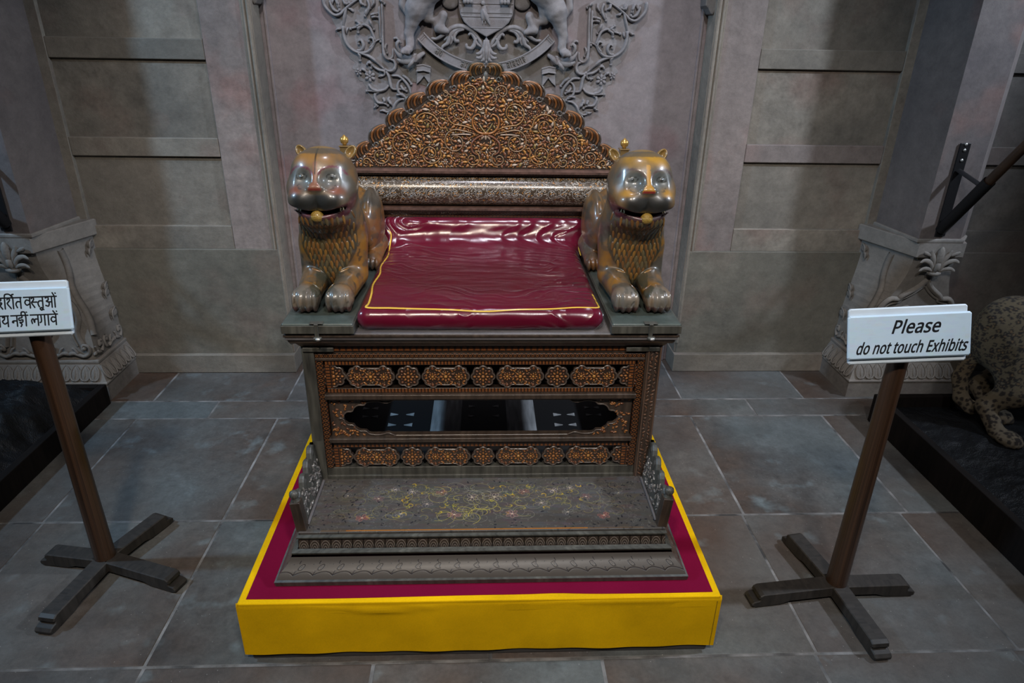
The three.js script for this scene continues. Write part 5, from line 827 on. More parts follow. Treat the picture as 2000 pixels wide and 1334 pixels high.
// carved feathers of the breast, found by stepping onto the body
const featherG = droplet(0.034, 0.0135, 0.0026); featherG.rotateZ(-Math.PI / 2);
const featherSpots = []; {
  for (let r = 0; r < 12; r++) { const y = 0.262 - r * 0.0195, half = 0.088 * Math.pow(smooth(0.02, 0.18, y), 0.65), n = 14; for (let i = 0; i < n; i++) { const x = (i - 6.5 + (r % 2) * 0.5) * 0.0148; if (Math.abs(x) > half) continue; let z = 0.3; while (z > 0.05 && lionF(x, y, z) > 0) z -= 0.0015; const e = 0.002, N = V3(lionF(x + e, y, z) - lionF(x - e, y, z), lionF(x, y + e, z) - lionF(x, y - e, z), lionF(x, y, z + e) - lionF(x, y, z - e)).normalize(); featherSpots.push([V3(x, y, z - 0.0005), N, x / half]); } }
}
const featherM = [[0.17, 0.075, 0.018], [0.135, 0.06, 0.016], [0.1, 0.074, 0.032], [0.2, 0.1, 0.022]].map(c => phy({ color: new THREE.Color().setRGB(...c), roughness: 0.38, clearcoat: 0.5, clearcoatRoughness: 0.25 }));
function lion(sx, label, paintSet, boardLabel) {
  const t = tag(group('lion_figure', scene, sx * 0.488, 0.929, -2.268), label, 'lion statue');
  const g = lionG.clone(); recolour(g, lionColour(paintSet));
  mesh('lion_body', g, phy({ vertexColors: true, roughness: 0.4, clearcoat: 0.6, clearcoatRoughness: 0.17, bumpMap: stoneBump, bumpScale: 0.0016 }), t);
  const R = mulberry(paintSet.seed + 3);
  for (const [p, n] of featherSpots) { const o = mesh('feather', featherG, featherM[Math.floor(R() * 4)], t); const m = new THREE.Matrix4(), zA = n.clone(), yA = V3(0, 1, 0).addScaledVector(zA, -zA.y).normalize(), xA = V3().crossVectors(yA, zA); m.makeBasis(xA, yA, zA); o.quaternion.setFromRotationMatrix(m); o.position.copy(p); o.rotateZ((R() - 0.5) * 0.35 + p.x * 3); }
  mesh('mouth_ball', ball(0.0192, sx * 0.004, ...headUp(0.254, 0.26), 1, 0.95, 1, 18, 14), phy({ color: new THREE.Color().setRGB(0.3, 0.19, 0.035), roughness: 0.35, clearcoat: 0.6, bumpMap: stoneBump, bumpScale: 0.004 }), t);
  const fang = (x, up) => { const c = new THREE.ConeGeometry(0.0055, 0.02, 9); if (up < 0) c.rotateX(Math.PI); c.translate(x, ...headUp(0.262 + x * x * 3.2, Math.sqrt(Math.max(0, 1 - x * x / 0.0074)) * 0.062 + 0.185)); return c; };
  for (const s of [-1, 1]) { mesh('fang', fang(s * 0.058, -1), phy({ color: new THREE.Color().setRGB(0.5, 0.42, 0.24), roughness: 0.3, clearcoat: 0.6 }), t); mesh('fang', fang(s * 0.066, 1), phy({ color: new THREE.Color().setRGB(0.5, 0.42, 0.24), roughness: 0.3, clearcoat: 0.6 }), t); }
  // arm board with iron hook
  const b = tag(group('arm_board', scene, sx * 0.487, 0.893, 0), boardLabel, 'board');
  mesh('board_top', span(-0.104, 0.104, 0.001, 0.036, -2.66, -1.834, 0.006, 2), M.green, b);
  mesh('board_edge', [span(-0.106, 0.106, 0.004, 0.03, -1.836, -1.8315, 0.002), span(-0.1065, -0.1035, 0.004, 0.032, -2.66, -1.834, 0.001), span(0.1035, 0.1065, 0.004, 0.032, -2.66, -1.834, 0.001)], M.lacquerGrey, b);
  const hx = sx < 0 ? -0.002 : 0.012;
  mesh('iron_hook', [span(hx - 0.006, hx + 0.006, -0.008, 0.037, -1.8318, -1.826, 0.002), span(hx - 0.009, hx + 0.014, -0.012, -0.003, -1.831, -1.818, 0.003), span(hx - 0.02, hx + 0.02, 0.035, 0.038, -1.85, -1.83, 0.001)], M.lacquerGrey, b);
  mesh('hook_pin', ball(0.006, hx + 0.004, -0.008, -1.819, 1.3, 0.9, 0.9, 8, 6), M.screw, b);
  return t;
}
lion(-1, 'gilded crouching lion figure with red brows and cracked forehead, left throne arm', { seed: 1, fore: [0.33, 0.16, 0.035], brow: [0.13, 0.018, 0.035], cheek: [0.22, 0.07, 0.04], nose: [0.24, 0.09, 0.05], nosetip: [0.2, 0.04, 0.03], crack: 0.95 }, 'dull green arm board under the red browed lion, left side of the seat');
lion(1, 'gilded crouching lion figure with yellow nose and staring eyes, right throne arm', { seed: 6, fore: [0.42, 0.23, 0.03], brow: [0.09, 0.055, 0.05], cheek: [0.42, 0.22, 0.03], nose: [0.5, 0.25, 0.025], nosetip: [0.28, 0.04, 0.03], crack: 0.0 }, 'dull green arm board under the yellow nosed lion, right side of the seat');
// ---------------------------------------------------------------- carved coat of arms in the niche
{
  const t = tag(group('coat_of_arms', scene, 0.014, 0, 0), 'grey stone relief coat of arms with shield, motto ribbon and lion supporters', 'relief');
  const WZ = -3.5095;
  const CUR = [[[-0.75,1.865],[-0.746,1.825],[-0.728,1.8],[-0.701,1.781],[-0.677,1.786],[-0.655,1.805],[-0.637,1.82],[-0.603,1.842],[-0.566,1.861]],[[-0.646,1.816],[-0.654,1.79],[-0.663,1.76],[-0.669,1.734]],[[-0.668,1.742],[-0.668,1.697],[-0.653,1.655],[-0.616,1.627],[-0.57,1.625],[-0.542,1.644],[-0.522,1.673],[-0.494,1.684]],[[-0.522,1.673],[-0.532,1.703],[-0.544,1.731],[-0.57,1.743],[-0.604,1.733],[-0.635,1.725]],[[-0.607,1.735],[-0.59,1.745],[-0.606,1.758]],[[-0.574,1.741],[-0.598,1.728],[-0.601,1.711]],[[-0.616,1.627],[-0.6,1.614],[-0.601,1.589]],[[-0.615,1.633],[-0.592,1.635],[-0.58,1.656],[-0.589,1.677],[-0.602,1.671],[-0.601,1.662]],[[-0.553,1.64],[-0.53,1.669],[-0.535,1.688],[-0.55,1.685],[-0.552,1.674]],[[-0.604,1.625],[-0.551,1.605],[-0.515,1.578],[-0.484,1.549]],[[-0.56,1.591],[-0.537,1.564],[-0.513,1.549],[-0.488,1.542],[-0.489,1.526],[-0.508,1.521]],[[-0.482,1.841],[-0.483,1.756],[-0.487,1.646],[-0.482,1.612],[-0.466,1.597],[-0.447,1.605],[-0.442,1.645]],[[-0.495,1.826],[-0.495,1.756],[-0.498,1.673]],[[-0.47,1.666],[-0.478,1.647],[-0.471,1.624]],[[-0.466,1.6],[-0.439,1.589],[-0.433,1.566],[-0.448,1.546],[-0.475,1.546],[-0.485,1.557]],[[-0.48,1.546],[-0.468,1.518],[-0.463,1.486],[-0.455,1.466],[-0.421,1.463],[-0.391,1.467]],[[-0.458,1.524],[-0.418,1.521],[-0.389,1.495],[-0.372,1.464],[-0.369,1.439]],[[-0.405,1.527],[-0.384,1.515],[-0.363,1.488]],[[-0.393,1.427],[-0.42,1.443],[-0.43,1.473],[-0.421,1.497],[-0.399,1.511]],[[-0.415,1.483],[-0.402,1.463],[-0.387,1.455]],[[-0.469,1.482],[-0.489,1.462],[-0.523,1.453],[-0.557,1.453],[-0.579,1.453]],[[-0.568,1.485],[-0.552,1.463],[-0.523,1.451],[-0.541,1.437]],[[-0.537,1.445],[-0.542,1.425],[-0.527,1.401],[-0.497,1.397],[-0.48,1.387]],[[-0.504,1.425],[-0.496,1.409],[-0.506,1.397]],[[-0.479,1.418],[-0.467,1.398],[-0.457,1.389]],[[-0.532,1.384],[-0.54,1.392]],[[-0.397,1.419],[-0.423,1.414],[-0.446,1.394],[-0.46,1.365],[-0.482,1.356],[-0.508,1.364]],[[-0.439,1.436],[-0.409,1.439],[-0.393,1.423]],[[-0.597,1.552],[-0.584,1.548],[-0.573,1.536]],[[-0.571,1.566],[-0.561,1.58],[-0.545,1.574],[-0.55,1.556]],[[-0.72,1.844],[-0.714,1.822],[-0.703,1.804],[-0.688,1.797],[-0.679,1.804]],[[-0.695,1.855],[-0.685,1.83],[-0.682,1.819]],[[-0.659,1.852],[-0.649,1.83],[-0.632,1.834]],[[-0.582,1.853],[-0.576,1.832],[-0.56,1.825]],[[-0.55,1.854],[-0.54,1.825],[-0.55,1.799],[-0.563,1.781]],[[-0.518,1.855],[-0.519,1.833],[-0.537,1.814]],[[-0.493,1.855],[-0.482,1.844],[-0.47,1.834]],[[-0.539,1.785],[-0.522,1.789],[-0.501,1.793]],[[-0.535,1.774],[-0.519,1.778],[-0.502,1.776]],[[-0.544,1.766],[-0.537,1.751],[-0.526,1.725]],[[-0.438,1.685],[-0.421,1.689],[-0.41,1.674],[-0.423,1.667]]];
  const LEAF = [[-0.692,1.724,0.3],[-0.654,1.718,1.2],[-0.685,1.822,1.4],[-0.708,1.837,1.2],[-0.648,1.838,1.5],[-0.56,1.795,1.3],[-0.518,1.789,0.2],[-0.626,1.807,-0.5],[-0.506,1.523,0.2],[-0.553,1.578,-0.8],[-0.541,1.382,0.5],[-0.479,1.414,1.2],[-0.508,1.364,0]];
  const OUTL = [[-0.758,1.865],[-0.756,1.821],[-0.729,1.789],[-0.707,1.719],[-0.68,1.651],[-0.645,1.574],[-0.632,1.524],[-0.595,1.465],[-0.557,1.396],[-0.517,1.348],[-0.44,1.332],[-0.368,1.407],[-0.343,1.484],[-0.383,1.535],[-0.434,1.609],[-0.482,1.639],[-0.484,1.87]];
  const shadeP = [[-0.23, 1.78], [-0.26, 1.66], [-0.36, 1.635], [-0.42, 1.6], [-0.42, 1.56], [-0.37, 1.5], [-0.26, 1.47], [0.26, 1.47], [0.37, 1.5], [0.42, 1.56], [0.42, 1.6], [0.36, 1.635], [0.26, 1.66], [0.23, 1.78]], fg = extr(shadeP, 0.003, 0.001); fg.translate(0, 0, WZ - 0.0008); mesh('painted_arms_shade', fg, M.wallDark, t);  // thin dark slab painting in the shadow around ribbon and legs
  const flip = (P, s) => P.map(p => [p[0] * s * -1, p[1], p[2] || 0]);
  for (const s of [1, -1]) {                          // s = 1: right half, the mirror of the left
    const f = group('foliage_scroll', t), Z = P => flip(P, s).map(p => [p[0], p[1], p[2] + WZ + 0.008]);
    const wob = []; { const c3 = new THREE.CatmullRomCurve3(OUTL.map(p => V3(p[0], p[1], 0)), true), c0 = [-0.57, 1.58]; for (const p of c3.getPoints(120)) { const l = Math.hypot(p.x - c0[0], p.y - c0[1]), k = 1 + (perlin.noise(p.x * 28, p.y * 28, 3) * 0.03 - 0.014) / l; wob.push([c0[0] + (p.x - c0[0]) * k, c0[1] + (p.y - c0[1]) * k]); } wob.pop(); }
    const pl = extr(flip(wob, s).map(p => [p[0], p[1]]), 0.003, 0.001); pl.translate(0, 0, WZ - 0.0015); mesh('ground', pl, M.relief, f);
    CUR.forEach((P, i) => { const Q = Z(P), big = i === 11 || i === 14; const g = [strand(Q, i === 0 || i === 2 || i === 9 || i === 15 ? 0.0075 : 0.006, 0.004, { n: Math.max(10, P.length * 5), mid: big ? 0.0095 : 0.0078, sides: 7, flat: 2.6 })]; const e = Q[Q.length - 1]; if (!big && i !== 1) g.push(ball(0.0072, e[0], e[1], e[2] + 0.004, 1, 1, 1.1, 8, 6)); mesh('tendril', g, M.relief, f); });
    for (const [x, y, r] of LEAF) { const g = droplet(0.034, 0.017, 0.014, 0.4); g.rotateZ(s > 0 ? Math.PI - r + Math.PI : r + Math.PI); const o = mesh('leaf', boxUV(g), M.relief, f); o.position.set(-s * x, y, WZ + 0.006); }
    for (const [x, y, R, n] of [[-0.559, 1.519, 0.026, 6], [-0.612, 1.538, 0.017, 5]]) { const fl = group('flower', f, -s * x, y, WZ + 0.006); const pg = droplet(R * 0.95, R * 0.75, 0.009); for (let k = 0; k < n; k++) { const a = k / n * 6.283 + 0.5, o = mesh('petal', pg, M.relief, fl); o.position.set(Math.cos(a) * R * 0.58, Math.sin(a) * R * 0.58, 0.004); o.rotation.z = a + Math.PI; } mesh('flower_heart', ball(R * 0.24, 0, 0, 0.011, 1, 1, 0.8, 10, 7), M.relief, fl); }
    // lion supporter: hind quarters standing on the ribbon
    const C = (x, y, z, a, b, ra, rb) => sdCap(x, y, z, a, b, ra, rb);
    const F = (x, y, z) => { const X = -s * x * 1; // left-hand coordinates
      let d = C(X, y, z, [-0.16, 2.06, 0.05], [-0.25, 1.915, 0.05], 0.075, 0.072);
      d = smin(d, C(X, y, z, [-0.27, 1.9, 0.055], [-0.322, 1.815, 0.058], 0.062, 0.046), 0.03);
      d = smin(d, C(X, y, z, [-0.322, 1.815, 0.058], [-0.36, 1.712, 0.045], 0.046, 0.0215), 0.02);
      d = smin(d, C(X, y, z, [-0.36, 1.712, 0.045], [-0.356, 1.66, 0.048], 0.0205, 0.02), 0.01);
      d = smin(d, sdBall(X, y, z, -0.372, 1.638, 0.062, 0.026, 0.016, 0.03), 0.012);
      for (let i = 0; i < 3; i++) d = smin(d, sdBall(X, y, z, -0.392 + i * 0.014, 1.63, 0.08 - i * 0.002, 0.0085, 0.011, 0.013), 0.004);
      let l = C(X, y, z, [-0.27, 1.86, 0.035], [-0.272, 1.776, 0.03], 0.04, 0.02); l = smin(l, C(X, y, z, [-0.272, 1.776, 0.03], [-0.228, 1.764, 0.035], 0.019, 0.02), 0.01);
      l = smin(l, C(X, y, z, [-0.222, 1.735, 0.04], [-0.2, 1.79, 0.045], 0.02, 0.021), 0.014); l = smin(l, C(X, y, z, [-0.222, 1.735, 0.04], [-0.185, 1.723, 0.045], 0.021, 0.014), 0.012);
      d = smin(d, l, 0.012);
      let q = C(X, y, z, [-0.31, 1.95, 0.03], [-0.382, 1.9, 0.025], 0.02, 0.0165); q = smin(q, C(X, y, z, [-0.382, 1.9, 0.025], [-0.386, 1.83, 0.022], 0.0165, 0.016), 0.01); q = smin(q, C(X, y, z, [-0.386, 1.83, 0.022], [-0.352, 1.775, 0.025], 0.016, 0.015), 0.01);
      d = smin(d, q, 0.008);
      d = smin(d, C(X, y, z, [-0.2, 1.99, 0.05], [-0.145, 2.12, 0.055], 0.078, 0.074), 0.04); d = smin(d, C(X, y, z, [-0.14, 2.15, 0.06], [-0.12, 2.24, 0.065], 0.07, 0.062), 0.03);
      d = smin(d, sdBall(X, y, z, -0.115, 2.275, 0.07, 0.068, 0.07, 0.06), 0.03); d = smin(d, sdBall(X, y, z, -0.06, 2.26, 0.08, 0.036, 0.032, 0.036), 0.02); d = smin(d, sdBall(X, y, z, -0.14, 2.34, 0.07, 0.018, 0.026, 0.015), 0.012);
      d = smin(d, C(X, y, z, [-0.15, 2.1, 0.075], [-0.125, 1.98, 0.085], 0.036, 0.027), 0.02); d = smin(d, C(X, y, z, [-0.125, 1.98, 0.085], [-0.09, 1.885, 0.07], 0.026, 0.022), 0.012);
      return d + 0.0022 * perlin.noise(x * 40, y * 40, z * 40); };
    const sg = sdfMesh(F, s > 0 ? [0.015, 1.6, -0.005] : [-0.43, 1.6, -0.005], s > 0 ? [0.43, 2.39, 0.15] : [-0.015, 2.39, 0.15], 0.0065); sg.translate(0, 0, WZ);
    mesh('lion_supporter', sg, M.relief, t);
    // foot leaf under the supporter and ribbon tail
    const K = (P, r0, m, r1) => strand(flip(P, s).map(p => [p[0], p[1], p[2] + WZ + 0.02]), r0, r1, { n: 16, mid: m, flat: 0.9 });
    mesh('foot_leaf', [K([[-0.33, 1.622], [-0.37, 1.6, 0.01], [-0.41, 1.615, 0.012], [-0.435, 1.645, 0.008]], 0.008, 0.015, 0.004), K([[-0.33, 1.616], [-0.36, 1.59, 0.016], [-0.4, 1.588, 0.02], [-0.425, 1.6, 0.02]], 0.008, 0.013, 0.004), K([[-0.32, 1.612], [-0.345, 1.592, 0.02], [-0.365, 1.572, 0.022], [-0.37, 1.56, 0.02]], 0.006, 0.01, 0.004), K([[-0.405, 1.622, 0.012], [-0.42, 1.66, 0.02], [-0.408, 1.676, 0.022], [-0.395, 1.665, 0.022]], 0.006, 0.008, 0.005), K([[-0.29, 1.63], [-0.32, 1.61, 0.022], [-0.34, 1.585, 0.026]], 0.008, 0.012, 0.005)], M.relief, t);
    const rt = group('ribbon_tail', t), E = (P, d, z) => { const g = extr(flip(P, s).map(p => [p[0], p[1]]), d, 0.002); g.translate(0, 0, WZ + z); return g; };
    mesh('tail_fold', [E([[-0.333, 1.572], [-0.3, 1.575], [-0.266, 1.566], [-0.268, 1.541], [-0.3, 1.549], [-0.335, 1.545]], 0.02, 0.012), E([[-0.334, 1.574], [-0.3, 1.579], [-0.265, 1.569], [-0.265, 1.562], [-0.3, 1.571], [-0.334, 1.567]], 0.004, 0.031), E([[-0.335, 1.55], [-0.3, 1.554], [-0.266, 1.546], [-0.267, 1.539], [-0.3, 1.547], [-0.336, 1.543]], 0.004, 0.031)], M.relief, rt);
    mesh('tail_end', [E([[-0.331, 1.552], [-0.272, 1.55], [-0.27, 1.483], [-0.283, 1.5], [-0.3, 1.523], [-0.318, 1.502], [-0.337, 1.487]], 0.02, 0.0)], M.relief, rt);
    // acanthus mantling under the shield
    const A = group('mantling_scroll', t), a = (P, r0, m, r1) => mesh('scroll_leaf', strand(flip(P, s).map(p => [p[0], p[1], (p[2] || 0) + WZ + 0.03]), r0, r1, { n: 22, mid: m, flat: 1.1, sides: 7 }), M.relief, A);
    a([[-0.012, 1.645], [-0.035, 1.69], [-0.07, 1.727], [-0.115, 1.744], [-0.16, 1.737], [-0.195, 1.712], [-0.235, 1.689], [-0.262, 1.692]], 0.007, 0.012, 0.005);
    a([[-0.095, 1.735], [-0.14, 1.73], [-0.172, 1.703], [-0.182, 1.672], [-0.205, 1.656], [-0.212, 1.64]], 0.007, 0.011, 0.004);
    a([[-0.1, 1.732], [-0.135, 1.722], [-0.152, 1.698], [-0.142, 1.68], [-0.128, 1.684]], 0.006, 0.009, 0.008);
    a([[-0.016, 1.655], [-0.045, 1.672], [-0.058, 1.7], [-0.072, 1.715], [-0.085, 1.705]], 0.006, 0.009, 0.006);
    a([[-0.035, 1.7], [-0.05, 1.69], [-0.057, 1.666], [-0.072, 1.65], [-0.092, 1.655], [-0.095, 1.672]], 0.007, 0.01, 0.006);
    a([[-0.17, 1.712], [-0.16, 1.69], [-0.17, 1.665]], 0.006, 0.008, 0.003); a([[-0.15, 1.72], [-0.175, 1.7], [-0.2, 1.682]], 0.007, 0.009, 0.004);
    for (const [x0, y0, x1, y1, x2, y2] of [[-0.01, 1.66, -0.03, 1.63, -0.05, 1.628], [-0.01, 1.645, -0.03, 1.61, -0.05, 1.612], [-0.006, 1.635, -0.016, 1.6, -0.026, 1.596], [-0.006, 1.69, -0.012, 1.64, -0.01, 1.6]]) a([[x0, y0, 0.004], [x1, y1, 0.01], [x2, y2, 0.012]], 0.007, 0.0095, 0.004);
  }
  const q = group('mantling_scroll', t); mesh('centre_leaf', [strand([[0, 1.7, WZ + 0.03], [0, 1.64, WZ + 0.042], [0, 1.592, WZ + 0.04]], 0.009, 0.004, { n: 10, mid: 0.012 }), ball(0.007, 0, 1.592, WZ + 0.04, 1, 1.3, 1, 8, 6)], M.relief, q);
  // shield with bars, chief, hatched field and falcon
  const sh = group('shield', t), half = [[0.128, 1.97], [0.128, 1.82], [0.12, 1.79], [0.104, 1.762], [0.075, 1.738], [0.035, 1.718], [0, 1.7]], full = [...half, ...half.slice(0, -1).reverse().map(p => [-p[0], p[1]])].reverse();
  const sg = extr(full, 0.05, 0.005, 2); sg.translate(0, 0, WZ); mesh('shield_plate', sg, M.relief, sh);
  const wAt = y => { for (let i = 1; i < half.length; i++) if (y >= half[i][1]) return mix(half[i][0], half[i - 1][0], (y - half[i][1]) / (half[i - 1][1] - half[i][1])); return 0; };
  const barP = (y0, y1, d) => { const g = extr([[-wAt(y0) + 0.004, y0], [wAt(y0) - 0.004, y0], [wAt(y1) - 0.004, y1], [-wAt(y1) + 0.004, y1]], d, 0.0015); g.translate(0, 0, WZ + 0.048); return g; };
  for (const [a, b] of [[1.8, 1.832], [1.784, 1.789], [1.838, 1.842]]) mesh('shield_bar', barP(a, b, 0.005), M.relief, sh);
  mesh('shield_bar', barP(1.737, 1.7415, 0.004), M.relief, sh);
  mesh('hatching', Array.from({ length: 30 }, (_, i) => { const x = -0.09 + i * 0.0062; return span(x, x + 0.0026, 1.745 + Math.max(0, (Math.abs(x) - 0.072) * 1.1), 1.774, WZ + 0.047, WZ + 0.0515, 0.0006); }), M.relief, sh).userData.kind = 'stuff';
  mesh('falcon', [ball(0.016, -0.012, 1.8, WZ + 0.054, 0.95, 2.2, 0.6, 12, 10), ball(0.0105, -0.016, 1.842, WZ + 0.056, 1, 1.05, 0.8, 10, 8), strand([[-0.018, 1.82, WZ + 0.058], [-0.004, 1.79, WZ + 0.06], [0.018, 1.748, WZ + 0.054]], 0.006, 0.003, { n: 10, mid: 0.01 }), strand([[-0.008, 1.81, WZ + 0.06], [0.006, 1.785, WZ + 0.058], [0.012, 1.76, WZ + 0.054]], 0.004, 0.002, { n: 8, mid: 0.006 }), strand([[-0.018, 1.775, WZ + 0.054], [-0.016, 1.752, WZ + 0.053]], 0.004, 0.003, { n: 4 }), strand([[-0.006, 1.772, WZ + 0.054], [-0.002, 1.752, WZ + 0.053]], 0.004, 0.003, { n: 4 }), strand([[-0.024, 1.843, WZ + 0.057], [-0.03, 1.84, WZ + 0.056]], 0.004, 0.002, { n: 3 })], M.relief, sh);
  for (const s of [-1, 1]) mesh('supporter_paw', [ball(0.026, s * 0.088, 1.868, WZ + 0.065, 1.1, 0.9, 0.8, 12, 10), ...[-1, 0, 1].map(k => ball(0.0095, s * 0.084 + k * 0.0145, 1.847, WZ + 0.075, 1, 1.3, 1.2, 8, 6))], M.relief, sh);
  for (const [a, b, y] of [[-0.2, -0.126, 1.845], [0.126, 0.2, 1.845]]) mesh('mantle_edge', [ball(0.03, (a + b) / 2 + Math.sign(a) * 0.004, y, WZ + 0.015, 1.3, 1, 0.5, 12, 8)], M.relief, sh);
  // motto ribbon
  const rb = group('motto_ribbon', t), C = [0, 1.978], r0 = 0.392, r1 = 0.436, A0 = -Math.PI / 2, am = 0.84;
  const arc = (ra, rb2, a) => { const P = []; for (let i = 0; i <= 40; i++) { const u = -a + i / 40 * 2 * a; P.push([C[0] + Math.sin(u) * ra, C[1] - Math.cos(u) * ra]); } for (let i = 40; i >= 0; i--) { const u = -a + i / 40 * 2 * a; P.push([C[0] + Math.sin(u) * rb2, C[1] - Math.cos(u) * rb2]); } return P; };
  const rg = extr(arc(r1, r0, am).slice(), 0.03, 0.002); rg.translate(0, 0, WZ + 0.006); mesh('ribbon', rg, M.relief, rb);
  for (const [a, b] of [[r1 + 0.001, r1 - 0.006], [r0 + 0.006, r0 - 0.001]]) { const g = extr(arc(a, b, am), 0.006, 0.0015); g.translate(0, 0, WZ + 0.034); mesh('ribbon_rim', g, M.relief, rb); }
  for (const s of [-1, 1]) for (const k of [0.0, 0.022]) { const u = s * (am - 0.02 - k), g = span(-0.002, 0.002, -r1 + 0.007, -r0 - 0.007, WZ + 0.034, WZ + 0.039, 0.001); g.rotateZ(u); g.translate(C[0], C[1], 0); mesh('ribbon_bar', boxUV(g), M.relief, rb); }
  const put = (keys, u0, s) => { let u = u0; for (const k of keys) { const G = GLYPH[k], gs = [], line = [[-0.04, 0], [G[0] + 0.08, 0]]; for (const st of [...G.slice(1), line]) { const P = (st.length > 2 ? curve(st, st.length * 3).map(p => [p.x, p.y]) : st).map(p => { const a = u + p[0] * s / 0.414, r = 0.4015 + p[1] * s; return [C[0] + Math.sin(a) * r, C[1] - Math.cos(a) * r, WZ + 0.0365]; }); gs.push(strand(P, 0.0023, 0.0023, { n: P.length * 2, sides: 5, flat: 3.2, closeR: 0.7 })); } mesh('letter', gs, M.carved, rb); u += (G[0] + 0.22) * s / 0.414; } };  // letters in darker stone than the ribbon, standing in for their shading
  put(['ज', 'य'], -0.62, 0.0255); put(['जं', 'ग', 'ल', 'ध', 'र'], -0.3, 0.0255); put(['ब', 'ा', 'द', 'श', 'ा', 'ह'], 0.24, 0.0255);
}
// ---------------------------------------------------------------- side trays with black rocky ground, and the leopard
function rock(x0, x1, z0, z1, hf, n = 130) {
  const pos = [], uv = [], idx = [], m = Math.round(n * (z1 - z0) / (x1 - x0));
  for (let j = 0; j <= m; j++) for (let i = 0; i <= n; i++) { const x = mix(x0, x1, i / n), z = mix(z0, z1, j / m); pos.push(x, hf(x, z), z); uv.push(x, z); }
  for (let j = 0; j < m; j++) for (let i = 0; i < n; i++) { const a = j * (n + 1) + i; idx.push(a, a + n + 1, a + 1, a + 1, a + n + 1, a + n + 2); }
  const g = new THREE.BufferGeometry(); g.setAttribute('position', new THREE.Float32BufferAttribute(pos, 3)); g.setAttribute('uv', new THREE.Float32BufferAttribute(uv, 2)); g.setIndex(idx); g.computeVertexNormals(); return g;
}
M.rock = phy({ map: stoneCol([0.009, 0.0105, 0.013], [0.0045, 0.005, 0.006], [0.016, 0.02, 0.024], 18), roughness: 0.5, specularIntensity: 0.4, bumpMap: stoneBump, bumpScale: 0.03 });
function tray(label, x0, x1, z0, z1, h, hf) {
  const t = tag(group('display_tray', scene), label, 'tray'), w = 0.035;
  mesh('tray_side', span(x0, x0 + w, 0, h, z0, z1, 0.004), M.tray, t); mesh('tray_side', span(x1 - w, x1, 0, h, z0, z1, 0.004), M.tray, t);
  mesh('tray_side', span(x0 + w, x1 - w, 0, h, z0, z0 + w, 0.004), M.tray, t); mesh('tray_side', span(x0 + w, x1 - w, 0, h, z1 - w, z1, 0.004), M.tray, t);
  mesh('tray_floor', span(x0 + w, x1 - w, 0, 0.03, z0 + w, z1 - w, 0.002), M.tray, t);
  const k = mesh('rocky_ground', rock(x0 + w - 0.003, x1 - w + 0.003, z0 + w - 0.003, z1 - w + 0.003, hf), M.rock, t); return t;
}
const edgeFade = (x, z, x0, x1, z0, z1, f) => smooth(0, f, Math.min(x - x0, x1 - x, z - z0, z1 - z));
const rightGround = (x, z) => 0.09 + 0.055 * edgeFade(x, z, 1.93, 3.4, -2.8, -0.7, 0.3) * (0.8 + fbm(x * 3, z * 3, 2, 4) * 1.0) + fbm(x * 14, z * 14, 5, 3) * 0.012;
tray('low dark wooden tray of black rocky ground under the leopard, right of the throne', 1.9, 3.45, -2.815, -0.7, 0.148, rightGround);
tray('low dark wooden tray heaped with black glinting rock, left of the throne', -3.45, -1.862, -3.02, -0.9, 0.108, (x, z) => 0.075 + edgeFade(x, z, -3.45, -1.87, -3.02, -0.9, 0.2) * (0.02 + 0.13 * smooth(-1.9, -2.5, z) + fbm(x * 2.2, z * 2.2, 8, 4) * 0.14 + 0.3 * smooth(-2.55, -3.0, x) * smooth(-1.6, -2.2, z)) + fbm(x * 13, z * 13, 3, 4) * 0.045);
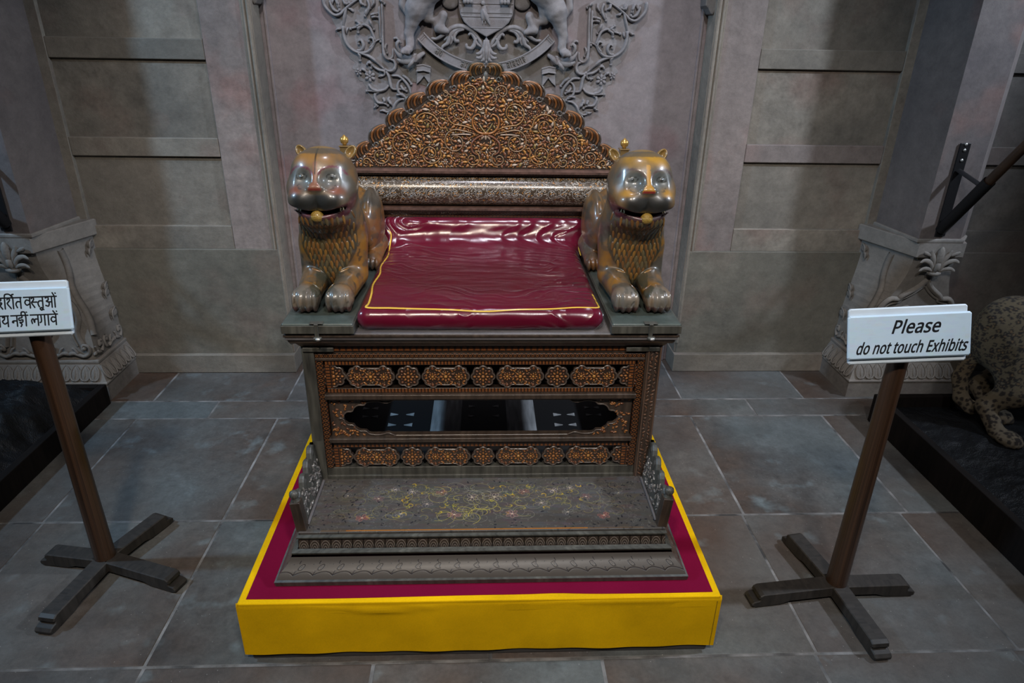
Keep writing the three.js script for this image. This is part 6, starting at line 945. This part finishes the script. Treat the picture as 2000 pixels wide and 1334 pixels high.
{
  const t = tag(group('leopard', scene, 2.2, 0.13, -2.61), 'stuffed spotted leopard with hind leg and curled tail in view, on the right tray', 'leopard');
  const F = (x, y, z) => {
    // x runs from the rump towards the head (off the picture)
    let d = sdCap(x, y, z, [0.2, 0.5, -0.06], [0.78, 0.47, 0.02], 0.165, 0.17);
    d = smin(d, sdBall(x, y, z, 0.15, 0.47, -0.05, 0.17, 0.2, 0.15), 0.06);
    d = smin(d, sdBall(x, y, z, 0.8, 0.46, 0.03, 0.18, 0.21, 0.16), 0.06);
    for (const [dz, dx] of [[0.06, 0], [-0.17, 0.12]]) {
      d = smin(d, sdCap(x, y, z, [0.16 + dx, 0.42, -0.03 + dz * 0.7], [0.15 + dx, 0.22, 0.06 + dz], 0.125, 0.075), 0.05);   // thigh
      let l = sdCap(x, y, z, [0.15 + dx, 0.23, 0.06 + dz], [0.04 + dx, 0.13, 0.03 + dz], 0.07, 0.046);                     // shank back to the hock
      l = smin(l, sdCap(x, y, z, [0.04 + dx, 0.13, 0.03 + dz], [0.05 + dx, 0.035, 0.14 + dz], 0.044, 0.038), 0.02);
      l = smin(l, sdBall(x, y, z, 0.068 + dx, 0.036, 0.2 + dz, 0.062, 0.036, 0.062), 0.025);
      for (let i = 0; i < 4; i++) l = smin(l, sdBall(x, y, z, 0.045 + dx + i * 0.021, 0.024, 0.245 + dz - Math.abs(i - 1.5) * 0.008, 0.014, 0.02, 0.026), 0.008);
      d = smin(d, l, 0.03);
    }
    for (const dz of [-0.08, 0.1]) { let l = sdCap(x, y, z, [0.85, 0.4, 0.02 + dz], [0.88, 0.2, 0.04 + dz], 0.09, 0.055); l = smin(l, sdCap(x, y, z, [0.88, 0.2, 0.04 + dz], [0.86, 0.04, 0.05 + dz], 0.052, 0.042), 0.03); l = smin(l, sdBall(x, y, z, 0.89, 0.035, 0.08 + dz, 0.055, 0.036, 0.06), 0.02); d = smin(d, l, 0.04); }
    d = smin(d, sdCap(x, y, z, [0.86, 0.55, 0.03], [1.04, 0.64, 0.1], 0.12, 0.09), 0.05); d = smin(d, sdBall(x, y, z, 1.09, 0.67, 0.13, 0.1, 0.088, 0.092), 0.04); d = smin(d, sdBall(x, y, z, 1.16, 0.645, 0.17, 0.055, 0.045, 0.05), 0.03);
    for (const k of [-1, 1]) d = smin(d, sdBall(x, y, z, 1.06 + k * 0.02, 0.755, 0.13 + k * 0.065, 0.022, 0.032, 0.024), 0.015);
    // tail: down behind the rump, curling forward to a pale tip
    const T = [[0.1, 0.45, -0.08], [0.05, 0.33, -0.11], [0.005, 0.2, -0.1], [0.008, 0.1, -0.05], [0.04, 0.065, 0.0], [0.1, 0.085, 0.02]];
    let q = 9; for (let i = 0; i < 5; i++) q = smin(q, sdCap(x, y, z, T[i], T[i + 1], 0.042 - i * 0.002, 0.04 - i * 0.002), 0.015);
    d = smin(d, q, 0.02);
    return Math.max(d, 0.004 - y);
  };
  const H = (a, b, c) => { const s = Math.sin(a * 127.1 + b * 311.7 + c * 74.7) * 43758.5453; return s - Math.floor(s); };
  const col = (x, y, z) => {
    const s = 40, X = x * s, Y = y * s, Z = z * s; let m = 9, ca = 0, dx = 0, dy = 0, dz = 0;
    for (let a = -1; a <= 1; a++) for (let b = -1; b <= 1; b++) for (let c = -1; c <= 1; c++) { const i = Math.floor(X) + a, j = Math.floor(Y) + b, k = Math.floor(Z) + c, ux = i + 0.15 + 0.7 * H(i, j, k), uy = j + 0.15 + 0.7 * H(j, k, i + 7), uz = k + 0.15 + 0.7 * H(k, i, j + 3), D = Math.hypot(X - ux, Y - uy, Z - uz); if (D < m) { m = D; ca = H(i + 3, j + 5, k); dx = X - ux; dy = Y - uy; } }
    const leg = smooth(0.3, 0.18, y), w = perlin.noise(X * 1.6, Y * 1.6, Z * 1.6) * 0.1, ring = m + w, gap = Math.sin(Math.atan2(dy, dx) * 2 + ca * 6) > 0.86;
    let c = mix3([0.1, 0.077, 0.044], [0.12, 0.1, 0.07], smooth(0.35, 0.05, y)), dark = 0;
    if (leg > 0.5) dark = ring < 0.44 ? 1 : 0; else if (ring < 0.52 && ring > 0.22 && !gap) dark = 1; else if (ring <= 0.22) c = mix3(c, [0.13, 0.075, 0.03], 0.7);
    if (x < 0.09 && x > 0.035 && y < 0.12 && y > 0.075 && z > -0.03 && z < 0.03) c = [0.26, 0.22, 0.15];
    return dark ? [0.014, 0.01, 0.008] : c.map(v => v * (1 + perlin.noise(x * 120, y * 120, z * 120) * 0.2));
  };
  mesh('leopard_body', sdfMesh(F, [-0.17, -0.005, -0.3], [1.26, 0.82, 0.4], 0.0066, col).scale(0.85, 0.85, 0.85), std({ vertexColors: true, roughness: 0.9, bumpMap: weave, bumpScale: 0.002 }), t);
}
scene.updateMatrixWorld(true);
renderer.render(scene, camera);
